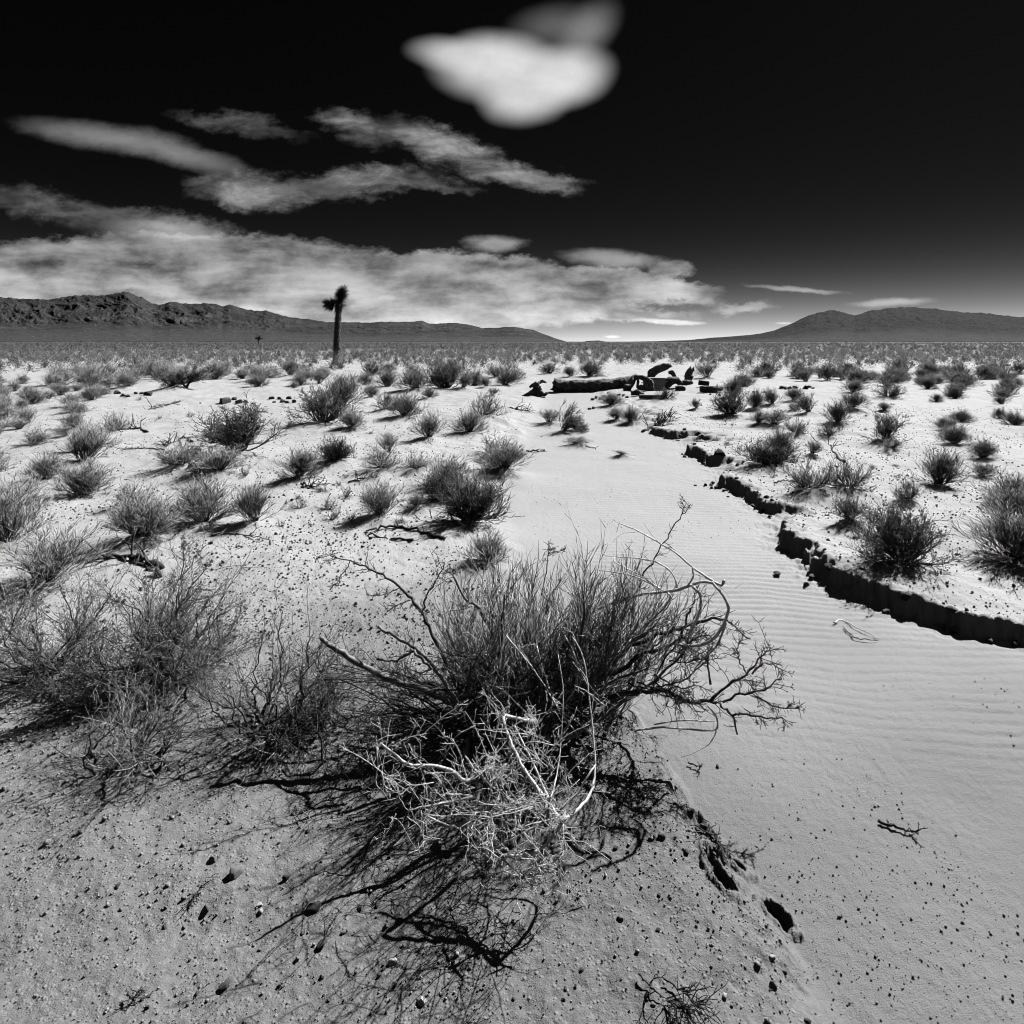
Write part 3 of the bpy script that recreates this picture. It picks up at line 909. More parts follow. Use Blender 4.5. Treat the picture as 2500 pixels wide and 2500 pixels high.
def put_shrub(kind, x, y, w, h, label, group=None, rz=None, parts=True):
    k = _cnt.get(kind, 0); _cnt[kind] = k + 1
    ms = PROTO[kind][k % len(PROTO[kind])]
    z = H(x, y)
    rz = random.uniform(0, 6.28) if rz is None else rz
    if kind in ('arch', 'tree'): rz = 0.0
    tl = (random.uniform(-.16, .16), random.uniform(-.16, .16)) if kind not in ('arch', 'tree') else (0, 0)
    e = empty('desert_shrub', (x, y, z - .01 * h), label, 'shrub', group, rz, (w, w * random.uniform(.75, 1.1), h), tl)
    for nm, me, _ in ms:
        link(nm, me, e)
    return e


SH_GROUP = 'desert shrubs of the near ground'
TAKEN = []
for s, p in zip(SHRUBS, _foot):
    sc = p[1] / F
    put_shrub(s[4], p[0], p[1] + .25 * s[2] * sc, s[2] * sc * 1.08, s[3] * sc * (.92 if s[4] != 'arch' else 1.0), s[5], SH_GROUP)
    TAKEN.append((p[0], p[1], s[2] * sc))

# shrubs on the plain: the nearest ones are things of their own, by region of the plain
def region(x, y):
    u = CX + x / y * F
    if abs(u - 1250) > 1000: return None
    if u < 600: return 'grey rounded shrub on the brushy plain under the range, left of both Joshua trees'
    if u < 1000: return 'grey rounded shrub on the brushy plain around and behind the tall Joshua tree'
    if u < 1330: return 'grey rounded shrub on the brushy plain between the Joshua tree and the log'
    if u < 1800: return 'grey rounded shrub on the brushy plain behind the fallen logs'
    return 'grey rounded shrub on the brushy plain below the dark right-hand hills'


rng = np.random.default_rng(55)
cand = []
for _ in range(1500):
    y = 4.2 * math.exp(rng.uniform(0, 1) * math.log(24 / 4.2)); x = rng.choice([-1, 1]) * rng.uniform(.62, .95) * y
    u = CX + x / y * F
    if (u < 225 or u > 2290) and perlin(np.array([x * .3]), np.array([y * .3]), 73)[0] > -.15: cand.append((x, y))
for _ in range(60000):
    y = 17 * math.exp(rng.uniform(0, 1) * math.log(75 / 17))
    if rng.random() > (y / 75) ** 1.0: continue
    x = rng.uniform(-.9, .9) * y
    u, v = CX + x / y * F, HV + EYE / y * F
    inside = 262 < u < 2238
    if inside and v > 948: continue
    if 1255 < u < 1790 and v > 893: continue
    dens = .35 + .65 * sst(y, 24, 42)
    if perlin(np.array([x * .16]), np.array([y * .16]), 71)[0] * 1.6 + dens * 1.3 - .35 < rng.random(): continue
    cand.append((x, y))
pts, cell = [], {}
for x, y in cand:
    rad = 1.25 if y > 45 else (1.55 if y > 30 else (1.1 if y > 14 else .75))
    if any((x - a) ** 2 + (y - b) ** 2 < (rad * .5 + c * .5) ** 2 for a, b, c in TAKEN): continue
    key = (int(x // 1), int(y // 1)); ok = True
    for i in range(-2, 3):
        for j in range(-2, 3):
            for (a, b) in cell.get((key[0] + i, key[1] + j), ()):
                if (a - x) ** 2 + (b - y) ** 2 < rad ** 2: ok = False
    if ok:
        cell.setdefault(key, []).append((x, y)); pts.append((x, y))
pts.sort(key=lambda p: p[1])
n_ind = 300 - len(SHRUBS) - 6
ind = [p for p in pts if region(*p) or p[1] < 45][:n_ind]
rest = [p for p in pts if p not in set(ind)]
for x, y in ind:
    w = rng.uniform(.55, 1.25) * (1 if y > 22 else .6); h = w * rng.uniform(.45, .72)
    lab = region(x, y)
    if lab is None:
        lab = 'grey shrub beyond the %s edge of the dry wash and the bare sand' % ('left' if x < 0 else 'right')
    kind = 'broom' if y < 30 else ('far' if rng.random() < .8 else 'leafy')
    put_shrub(kind, x, y, w, h, lab, 'grey shrubs of the brushy plain')


def far_scrub():
    """everything past the countable shrubs: one mass of clumps reaching out to the bajada"""
    g = Geo(); r = np.random.default_rng(66)
    xs = [p[0] for p in rest]; ys = [p[1] for p in rest]
    N = 11000
    yy = 75 * np.exp(r.uniform(0, 1, N) ** .8 * math.log(620 / 75)); xx = r.uniform(-.92, .92, N) * yy
    keep = perlin(xx * .05, yy * .05, 81) + r.uniform(-.4, .6, N) > .0
    X = np.concatenate([xs, xx[keep]]); Y = np.concatenate([ys, yy[keep]])
    Zb = land(X, Y, False)[0]
    for lo, hi, nb, rad in ((0, 60, 260, .018), (60, 110, 130, .028), (110, 220, 46, .055), (220, 700, 18, .11)):
        m = (Y >= lo) & (Y < hi); c = np.stack([X[m], Y[m], Zb[m]], -1)
        if len(c) == 0: continue
        w = r.uniform(.6, 1.35, len(c)) * (1 + .35 * (lo >= 220)); h = w * r.uniform(.4, .7, len(c))
        C = np.repeat(c, nb, 0); ww = np.repeat(w, nb); hh = np.repeat(h, nb)
        th = r.uniform(0, 2 * np.pi, len(C)); el = np.abs(r.normal(0, .7, len(C))).clip(0, 1.35)
        d = np.stack([np.sin(el) * np.cos(th) * ww * .52, np.sin(el) * np.sin(th) * ww * .52, np.cos(el) * hh], -1)
        lump = 1 + .35 * np.sin(th * 3 + C[:, 0] * 7)
        A = C + d * (r.uniform(.35, 1.0, (len(C), 1)) * lump[:, None])
        o = nrm(d + r.normal(size=d.shape) * .5); side = nrm(np.cross(o, r.normal(size=d.shape)))
        B = A + o * (rad * 4.5)
        V = np.stack([A - side * rad, A + side * rad, B], 1)
        g.Ft.append(np.arange(len(C) * 3).reshape(-1, 3) + g.n); g.V.append(V.reshape(-1, 3)); g.n += len(C) * 3
    o = link('distant_scrub', g.mesh('distant_scrub', M['scrub'], smooth=False))
    tag(o, 'grey brush covering the far plain as one mass', 'scrub', kind='stuff')


far_scrub()


# ------------------------------------------------------------------ Joshua trees
def spike_ball(g, c, axis, length, rad, n, blade, rng):
    """bayonet leaves standing out all round a head that is `length` long along `axis`"""
    axis = nrm(np.asarray(axis, float))
    t = rng.uniform(0, 1, n)
    C = np.asarray(c) + axis * (t[:, None] * length)
    pr = nrm(np.cross(axis, rng.normal(size=(n, 3))))
    a = (1.75 - 1.45 * t + rng.normal(0, .18, n))[:, None]
    d = nrm(pr * np.sin(a) + axis * np.cos(a))
    L = (blade * rng.uniform(.7, 1.2, n))[:, None]
    s = nrm(np.cross(d, rng.normal(size=d.shape))) * (blade * .055)
    n_ = nrm(np.cross(d, s)) * (blade * .03)
    A = C + d * rad * .35
    V = np.stack([A - s, A + s, A + n_, C + d * (rad * .35 + L)], 1)
    i = np.arange(n)[:, None] * 4 + g.n
    g.Ft.append(np.concatenate([i + [0, 1, 3], i + [1, 2, 3], i + [2, 0, 3]]))
    g.V.append(V.reshape(-1, 3)); g.n += n * 4


def joshua(label, u, v, trunk, heads, r0, r1, blade, group, seed, nhead=700):
    """trunk: photo-plane polyline (u, v) ; heads: (u, v, du, dv, length px, radius px, depth offset)"""
    rng = np.random.default_rng(seed)
    p = at(u, v)
    e = empty('joshua_tree', tuple(p), label, 'joshua tree', group)
    def loc(uu, vv, off=0):
        return W(uu, vv, p[1] + off) - p
    tg = Geo()
    pts = np.array([loc(*q) for q in trunk])
    tt = np.linspace(0, len(pts) - 1, 30)
    P = np.stack([np.interp(tt, np.arange(len(pts)), pts[:, k]) for k in range(3)], -1)
    R = np.linspace(r0, r1, 30) * (1 + .09 * rng.normal(size=30))
    P[0, 2] -= .15; R[0] *= 1.25; R[1] *= 1.1
    tg.tubes(P, R, 10, rng)
    # dead leaves lying back along the trunk
    n = 900 if nhead > 300 else 80
    k = rng.uniform(0.02, 1, n) * 29
    C = np.stack([np.interp(k, np.arange(30), P[:, j]) for j in range(3)], -1)
    rr = np.interp(k, np.arange(30), R)
    a = rng.uniform(0, 2 * np.pi, n)
    o = np.stack([np.cos(a), np.sin(a), np.zeros(n)], -1)
    d = nrm(o * .30 + np.array([0, 0, -1.0]) + rng.normal(size=(n, 3)) * .12)
    s = nrm(np.cross(d, o)) * blade * .06
    A = C + o * rr[:, None] * .96
    V = np.stack([A - s, A + s, A + d * blade * .8], 1)
    tg.Ft.append(np.arange(n * 3).reshape(-1, 3) + tg.n); tg.V.append(V.reshape(-1, 3)); tg.n += n * 3
    link('trunk', tg.mesh('trunk', M['joshua_bark']), e)
    sc = p[1] / F
    for (uu, vv, du, dv, ln, rd, off) in heads:
        g = Geo()
        c = loc(uu, vv, off)
        ax = nrm(np.array([du, off * .3 / sc / 20, -dv], float))
        spike_ball(g, c, ax, ln * sc, rd * sc, nhead, blade, rng)
        core = np.array([c, c + ax * ln * sc * .5, c + ax * ln * sc * .95])
        g.tubes(core, np.array([.5, .45, .15]) * rd * sc * .8, 6, rng)
        if np.linalg.norm(off) > 0 or nhead < 300:
            pass
        link('leaf_head', g.mesh('leaf_head', M['spike'], smooth=False), e)
    return e


joshua('tall single-trunked Joshua tree with two spiky heads, rising above the range', 820, 890,
       [(820, 890), (822, 840), (824, 790), (826, 755), (827, 740)],
       [(826, 748, .22, -1, 24, 7, 0), (832, 726, .34, -1, 14, 7, 0), (814, 746, -1, -.3, 10, 6, -.15)],
       .185, .155, .52, 'Joshua trees', 401, 460)
joshua('small branching Joshua tree far off on the left, dark against the mountain foot', 631, 843,
       [(631, 843), (631, 832), (632, 826)],
       [(632, 829, -.8, -.7, 7, 3, 0), (632, 829, .9, -.5, 8, 3, 0), (632, 828, .1, -1, 8, 3, 0), (629, 827, -1, -.2, 6, 3, .4),
        (634, 827, 1, -.1, 6, 3, -.4), (632, 826, -.4, -1, 8, 3, .3), (633, 826, .5, -1, 7, 3, -.3)], .30, .22, .7, 'Joshua trees', 402, 60)
joshua('tiny far Joshua tree with two short upright stems, right of the tall one', 1003, 848.5,
       [(1003, 848.5), (1003, 842)], [(1003, 842, 0, -1, 4, 2, 0), (1007, 845, .3, -1, 4, 2, 0)], .14, .12, .28, 'Joshua trees', 403, 50)


# ------------------------------------------------------------------ fallen logs and the things lying among them
def lumpy(pts, rads, seg=22, sides=18, seed=1, amp=.16, freq=5.0, ragged=.25, flat=0.0):
    """rough log: closed tube along pts with furrowed, broken ends"""
    rng = np.random.default_rng(seed)
    pts = np.asarray(pts, float)
    tt = np.linspace(0, len(pts) - 1, seg)
    P = np.stack([np.interp(tt, np.arange(len(pts)), pts[:, k]) for k in range(3)], -1)
    R = np.interp(tt, np.arange(len(rads)), rads)
    T = nrm(np.gradient(P, axis=0))
    up = np.array([0, 0, 1.0]) if abs(T[:, 2]).mean() < .8 else np.array([0, 1.0, 0])
    A = nrm(np.cross(T, up)); B = np.cross(T, A)
    ang = np.arange(sides) * 2 * np.pi / sides
    V = []
    for k in range(seg):
        s = k / (seg - 1)
        rr = R[k] * (1 + amp * fbm(np.cos(ang) * 1.4 + s * freq * .6 + seed, np.sin(ang) * 1.4 + seed * 3.1, 3, seed)
                     + amp * .6 * perlin(ang * 2.2 + seed, np.full(sides, s * freq), seed + 3)
                     + .35 * amp * perlin(ang * 6 + seed, np.full(sides, s * freq * 3), seed + 5))
        ring = P[k] + A[k] * (np.cos(ang) * rr)[:, None] + B[k] * (np.sin(ang) * rr * (1 - flat))[:, None]
        if k == 0 or k == seg - 1:
            ring = ring + T[k] * (rng.normal(0, ragged, sides) * R[k])[:, None]
        V.append(ring)
    V.append(P[:1] + T[0] * R[0] * .25); V.append(P[-1:] - T[-1] * R[-1] * .25)
    V = np.concatenate(V)
    idx = np.arange(seg * sides).reshape(seg, sides)
    q = np.stack([idx[:-1], np.roll(idx[:-1], -1, 1), np.roll(idx[1:], -1, 1), idx[1:]], -1).reshape(-1, 4)
    c0, c1 = seg * sides, seg * sides + 1
    t0 = np.stack([np.full(sides, c0), np.roll(idx[0], -1), idx[0]], -1)
    t1 = np.stack([np.full(sides, c1), idx[-1], np.roll(idx[-1], -1)], -1)
    return V, q, np.concatenate([t0, t1])


def log_thing(name, label, cat, base, pts, rads, mat, group=None, stubs=(), **kw):
    """pts as (u, v, depth offset) in the photo plane round the base point"""
    p = at(*base)
    sc = p[1] / F
    e = empty(name, tuple(p), label, cat, group)
    Q = np.array([W(u, v, p[1] + o) - p for u, v, o in pts])
    V, q, t = lumpy(Q, np.array(rads) * sc, **kw)
    g = Geo(); g.raw(V, q); g.Ft.append(t)
    link('bark' if name != 'root_stump' else 'stump', g.mesh('bark', mat), e)
    for i, (sp, sr) in enumerate(stubs):
        Q = np.array([W(u, v, p[1] + o) - p for u, v, o in sp])
        V, q, t = lumpy(Q, np.array(sr) * sc, 12, 10, 31 + i, .3, 6)
        g = Geo(); g.raw(V, q); g.Ft.append(t)
        link('broken_branch', g.mesh('broken_branch', mat), e)
    return e


WRECK = 'broken pieces of the fallen Joshua trees'
log_thing('fallen_log', 'long thick fallen log with pale weathered top lying on the sand', 'log', (1440, 955),
          [(1353, 941, -.1), (1385, 943, 0), (1440, 942, 0), (1495, 938, .2), (1545, 930, .45)], [15.5, 15, 14, 13.5, 12], M['log'], WRECK,
          seg=60, sides=24, seed=11, amp=.20, freq=12)
log_thing('splintered_log', 'splintered log end standing up against the right end of the long log', 'log', (1548, 952),
          [(1530, 950, -.2), (1540, 934, -.1), (1549, 920, 0)], [9, 10, 6], M['log'], WRECK, seg=20, sides=16, seed=12, amp=.4, freq=6, ragged=.6,
          stubs=[([(1548, 918, 0), (1570, 922, -.1), (1590, 934, -.15), (1589, 955, -.2)], [3.5, 7, 8, 8]),
                 ([(1552, 914, .1), (1558, 930, -.1), (1556, 946, -.2)], [2, 3.5, 3]),
                 ([(1522, 951, -.3), (1530, 944, -.3), (1540, 940, -.2)], [5, 6, 4])])
log_thing('bent_log', 'bent grooved log arching up behind the grey box', 'log', (1590, 935),
          [(1588, 926, .5), (1592, 912, .5), (1606, 901, .45), (1624, 895, .4), (1637, 892, .35)], [9, 11, 10.5, 9, 5], M['log_wood'], WRECK,
          seg=26, sides=18, seed=13, amp=.22, freq=5, ragged=.5, stubs=[([(1632, 910, .3), (1641, 908, .3), (1648, 922, .25)], [4, 6, 5])])
log_thing('leaning_log', 'short dark log leaning on the right side of the grey box', 'log', (1635, 950),
          [(1622, 944, 0), (1636, 930, .1), (1652, 928, .2), (1663, 938, .15)], [10, 11, 8, 5], M['log'], WRECK, seg=20, sides=16, seed=14, amp=.3, freq=5)
log_thing('upright_stump', 'upright ragged stump right of the bent log', 'stump', (1681, 934),
          [(1680, 934, 0), (1680, 918, 0), (1684, 906, 0), (1688, 899, 0)], [9, 9, 8, 5], M['log_wood'], WRECK, seg=22, sides=16, seed=15, amp=.3, freq=6, ragged=.7,
          stubs=[([(1684, 908, 0), (1692, 904, 0), (1693, 897, 0)], [4, 4, 2]), ([(1684, 926, 0), (1692, 918, -.1)], [4, 3])])
log_thing('log_fragment', 'short log chunk lying at the foot of the upright stump', 'log', (1674, 942),
          [(1661, 938, 0), (1675, 934, 0), (1690, 933, 0)], [6, 7.5, 5], M['log'], WRECK, seg=14, sides=14, seed=16, amp=.3)
log_thing('log_fragment', 'short fat log chunk at the right end of the wreckage, beside a thin stake', 'log', (1730, 958),
          [(1711, 949, 0), (1725, 950, 0), (1742, 951, -.1), (1762, 948, 0)], [7, 8, 8, 6], M['log'], WRECK, seg=20, sides=14, seed=17, amp=.3)
log_thing('log_fragment', 'crumbly log chunk in front of the leaning log', 'log', (1661, 953),
          [(1649, 948, 0), (1660, 947, 0), (1672, 950, 0)], [5, 6.5, 5], M['log'], WRECK, seg=14, sides=14, seed=18, amp=.4)
log_thing('log_fragment', 'crumbly log chunk in front of the splintered log', 'log', (1556, 966),
          [(1541, 960, 0), (1555, 958, 0), (1572, 962, 0)], [5.5, 7, 4], M['log'], WRECK, seg=14, sides=14, seed=19, amp=.5)
log_thing('root_stump', 'gnarled root stump on the sand left of the long log', 'stump', (1312, 966),
          [(1312, 966, 0), (1312, 953, 0), (1308, 941, 0), (1312, 933, 0)], [13, 10, 8, 5], M['log'], None, seg=22, sides=16, seed=20, amp=.5, freq=7, ragged=.6,
          stubs=[([(1308, 952, 0), (1294, 960, -.2), (1274, 968, -.3)], [7, 5, 2]), ([(1316, 954, 0), (1328, 964, -.2), (1338, 960, -.3)], [7, 5, 2]),
                 ([(1310, 938, 0), (1300, 940, 0), (1293, 946, 0)], [6, 4, 3]), ([(1314, 936, .1), (1324, 930, .1), (1334, 934, .1)], [4, 4, 2])])


def box_geo(c, size, rz=0.0, bev=.012):
    """bevelled box as raw verts/faces"""
    import bmesh
    bm = bmesh.new()
    bmesh.ops.create_cube(bm, size=1.0)
    for v in bm.verts: v.co = Vector((v.co.x * size[0], v.co.y * size[1], v.co.z * size[2]))
    bmesh.ops.bevel(bm, geom=bm.edges[:], offset=bev, segments=2, affect='EDGES')
    ca, sa = math.cos(rz), math.sin(rz)
    V = [(c[0] + v.co.x * ca - v.co.y * sa, c[1] + v.co.x * sa + v.co.y * ca, c[2] + v.co.z) for v in bm.verts]
    bm.verts.index_update()
    fs = [[v.index for v in f.verts] for f in bm.faces]
    bm.free()
    return V, fs


def box_obj(name, boxes, mat, parent):
    me = bpy.data.meshes.new(name)
    V, Fs = [], []
    for b in boxes:
        v, f = box_geo(*b)
        Fs += [[i + len(V) for i in q] for q in f]; V += v
    me.from_pydata(V, [], Fs); me.materials.append(mat)
    return link(name, me, parent)


p = at(1600, 953)
e = empty('metal_box', tuple(p), 'plain grey rectangular box standing among the broken logs', 'box', rz=math.radians(-8))
box_obj('body', [((0, .16, .17), (.62, .32, .36))], M['box'], e)
box_obj('lid', [((-.02, .16, .372), (.68, .37, .045), 0, .008)], M['box_top'], e)
box_obj('side_panel', [((-.345, .16, .19), (.05, .30, .30))], M['box_top'], e)

p = at(1592, 974)
e = empty('wooden_plank', tuple(p), 'dark weathered plank lying flat in front of the grey box', 'plank', rz=math.radians(-6))
box_obj('board', [((0, 0, .06), (.70, .22, .11), 0, .01)], M['log_wood'], e)
box_obj('edge_strip', [((.0, -.115, .075), (.66, .02, .05), 0, .004)], M['grey_wood'], e)
p = at(1717, 945)
e = empty('wooden_board', tuple(p), 'small dark board propped above the fat log chunk at right', 'board', rz=math.radians(-10), tilt=(.3, .12))
box_obj('board', [((0, .05, .12), (.34, .06, .16), 0, .01)], M['dark_wood'], e)
p = at(1750, 965)
g = Geo(); g.tubes(np.array([[0, 0, -.1], [.004, 0, .15], [.012, 0, .34]]), np.array([.012, .011, .010]), 6)
o = link('thin_stake', g.mesh('thin_stake', M['dark_wood'])); o.location = p
tag(o, 'thin upright stake in the sand at the right end of the logs', 'stake')
p = at(1566, 952)
g = Geo(); V, q, t = lumpy(np.array([[-.14, 0, .06], [0, 0, .09], [.14, .02, .06]]), np.array([.05, .085, .04]), 12, 12, 44, .15)
g.raw(V, q); g.Ft.append(t)
o = link('pale_rock', g.mesh('pale_rock', M['stone_pale'])); o.location = p
tag(o, 'pale rock lying under the arched splintered log', 'rock')


# ------------------------------------------------------------------ stones
def ico(sub):
    import bmesh
    bm = bmesh.new()
    bmesh.ops.create_icosphere(bm, subdivisions=sub, radius=1.0)
    V = np.array([v.co[:] for v in bm.verts]); bm.verts.index_update()
    Fc = np.array([[v.index for v in f.verts] for f in bm.faces]); bm.free()
    return V, Fc


def stone_verts(V, seed, flat=.7, rough=.3):
    r = np.random.default_rng(seed)
    W_ = V.copy()
    for _ in range(9):                       # chop facets
        n = nrm(r.normal(size=3)); k = r.uniform(.45, .8)
        d = W_ @ n - k
        W_ = W_ - np.outer(np.clip(d, 0, None), n) * .92
    nz = np.stack([fbm(V[:, 0] * 1.6 + seed, V[:, 1] * 1.6 + V[:, 2], 3, seed)], -1)
    W_ = W_ * (1 + rough * .4 * nz)
    return W_ * np.array([1, r.uniform(.65, .95), flat])


_V3, _F3 = ico(3)
STONES = {k: [] for k in ('stone_dark', 'stone_grey', 'stone_pale')}
for k in STONES:
    for i in range(5):
        g = Geo(); g.raw(stone_verts(_V3, 500 + i * 7 + len(k), .5 + .09 * i), _F3)
        STONES[k].append(g.mesh('stone', M[k], smooth=False))
_sc = 0


def put_stone(u, v, wpx, mat, label, group=None, sink=.25, name='stone'):
    global _sc
    p = at(u, v)
    r = .5 * wpx * p[1] / F
    me = STONES[mat][_sc % 5]; _sc += 1
    o = link(name, me)
    o.location = (p[0], p[1], p[2] + r * .55 * (1 - sink) - .1 * r)
    o.rotation_euler = (random.uniform(-.25, .25), random.uniform(-.25, .25), random.uniform(0, 6.28))
    o.scale = (r, r, r)
    tag(o, label, 'stone', group)
    return o


NAMED_STONES = [
 (765, 2222, 38, 'stone_dark', 'dark egg-shaped stone beside the tip of the big branch shadow'),
 (700, 2145, 24, 'stone_dark', 'small dark stone with another tucked below it, left of the branch shadow'),
 (575, 2135, 46, 'stone_grey', 'flat crumbly earth clod with cracked dark face, left foreground'),
 (504, 2222, 28, 'stone_grey', 'wedge-shaped grey stone in the left foreground'),
 (518, 2103, 26, 'stone_grey', 'slanted narrow stone above the crumbly earth clod'),
 (547, 2412, 28, 'stone_dark', 'dark angular stone near the lower left corner'),
 (632, 2213, 20, 'stone_pale', 'pale chip of stone touching a second pale chip'),
 (636, 2226, 18, 'stone_pale', 'second pale chip of stone, just below the first'),
 (957, 2352, 28, 'stone_pale', 'whitish stone at the foot of the branch shadow'),
 (1030, 2450, 28, 'stone_pale', 'white rounded stone below the branch shadow at the bottom'),
 (785, 2310, 30, 'stone_dark', 'dark flat stone lying in the lower tip of the branch shadow'),
 (974, 2250, 24, 'stone_dark', 'dark stone inside the net of branch shadows'),
 (878, 2034, 24, 'stone_grey', 'pointed grey stone under the blurred branch shadow'),
 (680, 2410, 14, 'stone_dark', 'little dark stone between two larger ones, bottom left'),
 (405, 2262, 18, 'stone_grey', 'squat grey stone near the left edge'),
 (288, 2165, 16, 'stone_dark', 'small black stone by the left edge, upper of two'),
 (1515, 2243, 22, 'stone_grey', 'round grey pebble on the gravelly slope right of the branch shadow'),
 (1688, 1982, 22, 'stone_grey', 'block-shaped stone on the sandy slope below the crumbled edge'),
 (1613, 2046, 24, 'stone_dark', 'dark oblong stone at the end of the twig shadows'),
 (1674, 2083, 20, 'stone_dark', 'small dark stone left of the crumbled edge'),
 (1503, 2072, 14, 'stone_dark', 'little dark stone next to a white chip'),
 (1468, 2070, 10, 'stone_pale', 'little white chip of stone beside a dark one'),
 (1884, 2341, 20, 'stone_pale', 'pale lozenge-shaped stone low on the wash slope'),
 (1915, 2376, 14, 'stone_dark', 'small dark stone just below the pale lozenge one'),
 (1888, 2407, 24, 'stone_grey', 'long flat sliver of stone on the wash slope'),
 (1972, 2495, 18, 'stone_dark', 'dark lump at the very bottom of the picture in the wash'),
 (1752, 1873, 14, 'stone_dark', 'dark lump on the wash sand beside a bit of dead twig'),
 (451, 1334, 20, 'stone_dark', 'oval dark stone in front of the large pale broom-like shrub'),
 (513, 1328, 14, 'stone_dark', 'dark stone in a small cluster on the bare left ground'),
 (518, 1354, 11, 'stone_dark', 'round dark stone below a small cluster on the bare left ground'),
 (479, 1402, 11, 'stone_dark', 'lone dark pebble beyond the left foreground bush'),
 (693, 1210, 11, 'stone_dark', 'black pebble of a little group above the bare gravel, left one'),
 (712, 1222, 12, 'stone_dark', 'black pebble of a little group above the bare gravel, lower one'),
 (732, 1320, 10, 'stone_dark', 'round black pebble on the gravel left of the bent dead stick'),
 (2022, 1320, 12, 'stone_dark', 'pyramid-shaped black stone on the right bank above the cut edge'),
 (2105, 1392, 16, 'stone_dark', 'dark stone on the lip of the cut bank'),
 (2085, 1314, 14, 'stone_dark', 'low flat stone below the small dark bush on the right bank'),
 (2042, 1140, 9, 'stone_dark', 'black pebble on the right bank beyond the sprawling pair of shrubs'),
 (2215, 1478, 44, 'stone_dark', 'big dark boulder half sunk in the cut bank at the right'),
 (1758, 1115, 34, 'stone_dark', 'upturned dark slab at the foot of the small cut bank'),
 (1018, 1274, 9, 'stone_dark', 'round black stone on the slope under the dense thorny shrub'),
 (547, 985, 44, 'stone_dark', 'large black block in the row of dark rocks left of the bleached-loop shrub'),
]
for t in NAMED_STONES:
    put_stone(*t)
ROWS = [
 ('dark rock in the broken row left of the bleached-loop shrub', 'rock row in the left middle ground', [(572, 976, 14), (581, 985, 18), (600, 983, 12), (617, 986, 8), (662, 974, 14), (683, 975, 12), (706, 974, 14),
   (690, 983, 14), (700, 984, 12), (718, 983, 17), (670, 983, 9), (490, 985, 5)]),
 ('dark rock in the short row at the left edge under the grey shrub', 'rock row at the left edge', [(300, 968, 14), (311, 970, 14), (333, 962, 11), (346, 962, 11), (364, 965, 20), (286, 962, 16)]),
 ('dark lump in the row of rubble on the sand slope below the long log', 'rubble row below the log', [(1447, 977, 12), (1456, 973, 14), (1466, 975, 12), (1474, 971, 12), (1483, 969, 9), (1511, 966, 9), (1521, 967, 11),
   (1531, 971, 9), (1440, 1000, 9), (1449, 998, 10), (1418, 956, 9), (1428, 954, 8), (1438, 957, 9), (1452, 956, 8), (1484, 961, 6)]),
 ('black rock in the long row across the right plain', 'rock row on the right plain', [(1908, 949, 14), (1918, 950, 13), (1928, 949, 12), (1941, 948, 12), (1966, 950, 16), (1974, 947, 12), (1984, 949, 8),
   (1840, 958, 8), (1848, 958, 8), (1866, 959, 9)]),
 ('small dark stone beside the thin stake on the sand', 'stones by the stake', [(1734, 964, 7), (1757, 966, 9), (1712, 990, 6)]),
 ('dark clod of earth along the right-hand edge of the wash', 'earth clods of the right bank', [(1868, 1236, 14), (1863, 1250, 16), (1880, 1262, 9), (1870, 1215, 14), (1885, 1222, 10), (1905, 1252, 8), (1800, 1137, 12),
   (1815, 1128, 8), (1783, 1150, 8), (1660, 1058, 10), (1672, 1050, 10), (1705, 1062, 14), (1715, 1064, 10)]),
]
for lab, grp, lst in ROWS:
    for u, v, w in lst:
        put_stone(u, v, w * 1.25, 'stone_dark', lab, grp)
r_ = np.random.default_rng(12)
for _ in range(46):
    y = r_.choice([r_.uniform(3.3, 5.7), r_.uniform(6.4, 7.8), r_.uniform(8.9, 10)], p=[.6, .25, .15])
    x = float(np.interp(y, RY, RX)) + r_.normal(-.05, .10)
    k = F / y
    put_stone(CX + x * k, HV + (EYE - H(x, y)) * k, r_.uniform(.02, .075) * k, 'stone_grey', 'crumbled clod of earth fallen at the foot of the cut bank', 'fallen clods of the cut bank')
FIELDS = [
 ('small dark stone scattered on the bare gravel of the lower left foreground', 'stones of the lower left gravel', (275, 960, 1960, 2480), 46, (7, 17)),
 ('small stone scattered on the gravel slope right of the branch shadows', 'stones of the lower middle gravel', (1250, 1780, 2180, 2480), 26, (7, 15)),
 ('small dark pebble on the gravel behind the left foreground bushes', 'pebbles of the left gravel', (560, 1000, 1190, 1560), 44, (5, 12)),
 ('small dark pebble on the bare right bank above the cut edge', 'pebbles of the right bank', (1930, 2230, 1100, 1420), 22, (4, 10)),
]
for lab, grp, (u0, u1, v0, v1), n, (w0, w1) in FIELDS:
    for _ in range(n):
        mt = 'stone_dark' if r_.random() < .62 else 'stone_grey'
        for _t in range(12):
            uu, vv = r_.uniform(u0, u1), r_.uniform(v0, v1)
            if perlin(np.array([uu / 130]), np.array([vv / 110]), 19)[0] > r_.uniform(-.2, .4): break
        put_stone(uu, vv, w0 + (w1 - w0) * r_.random() ** 2, mt, lab, grp)


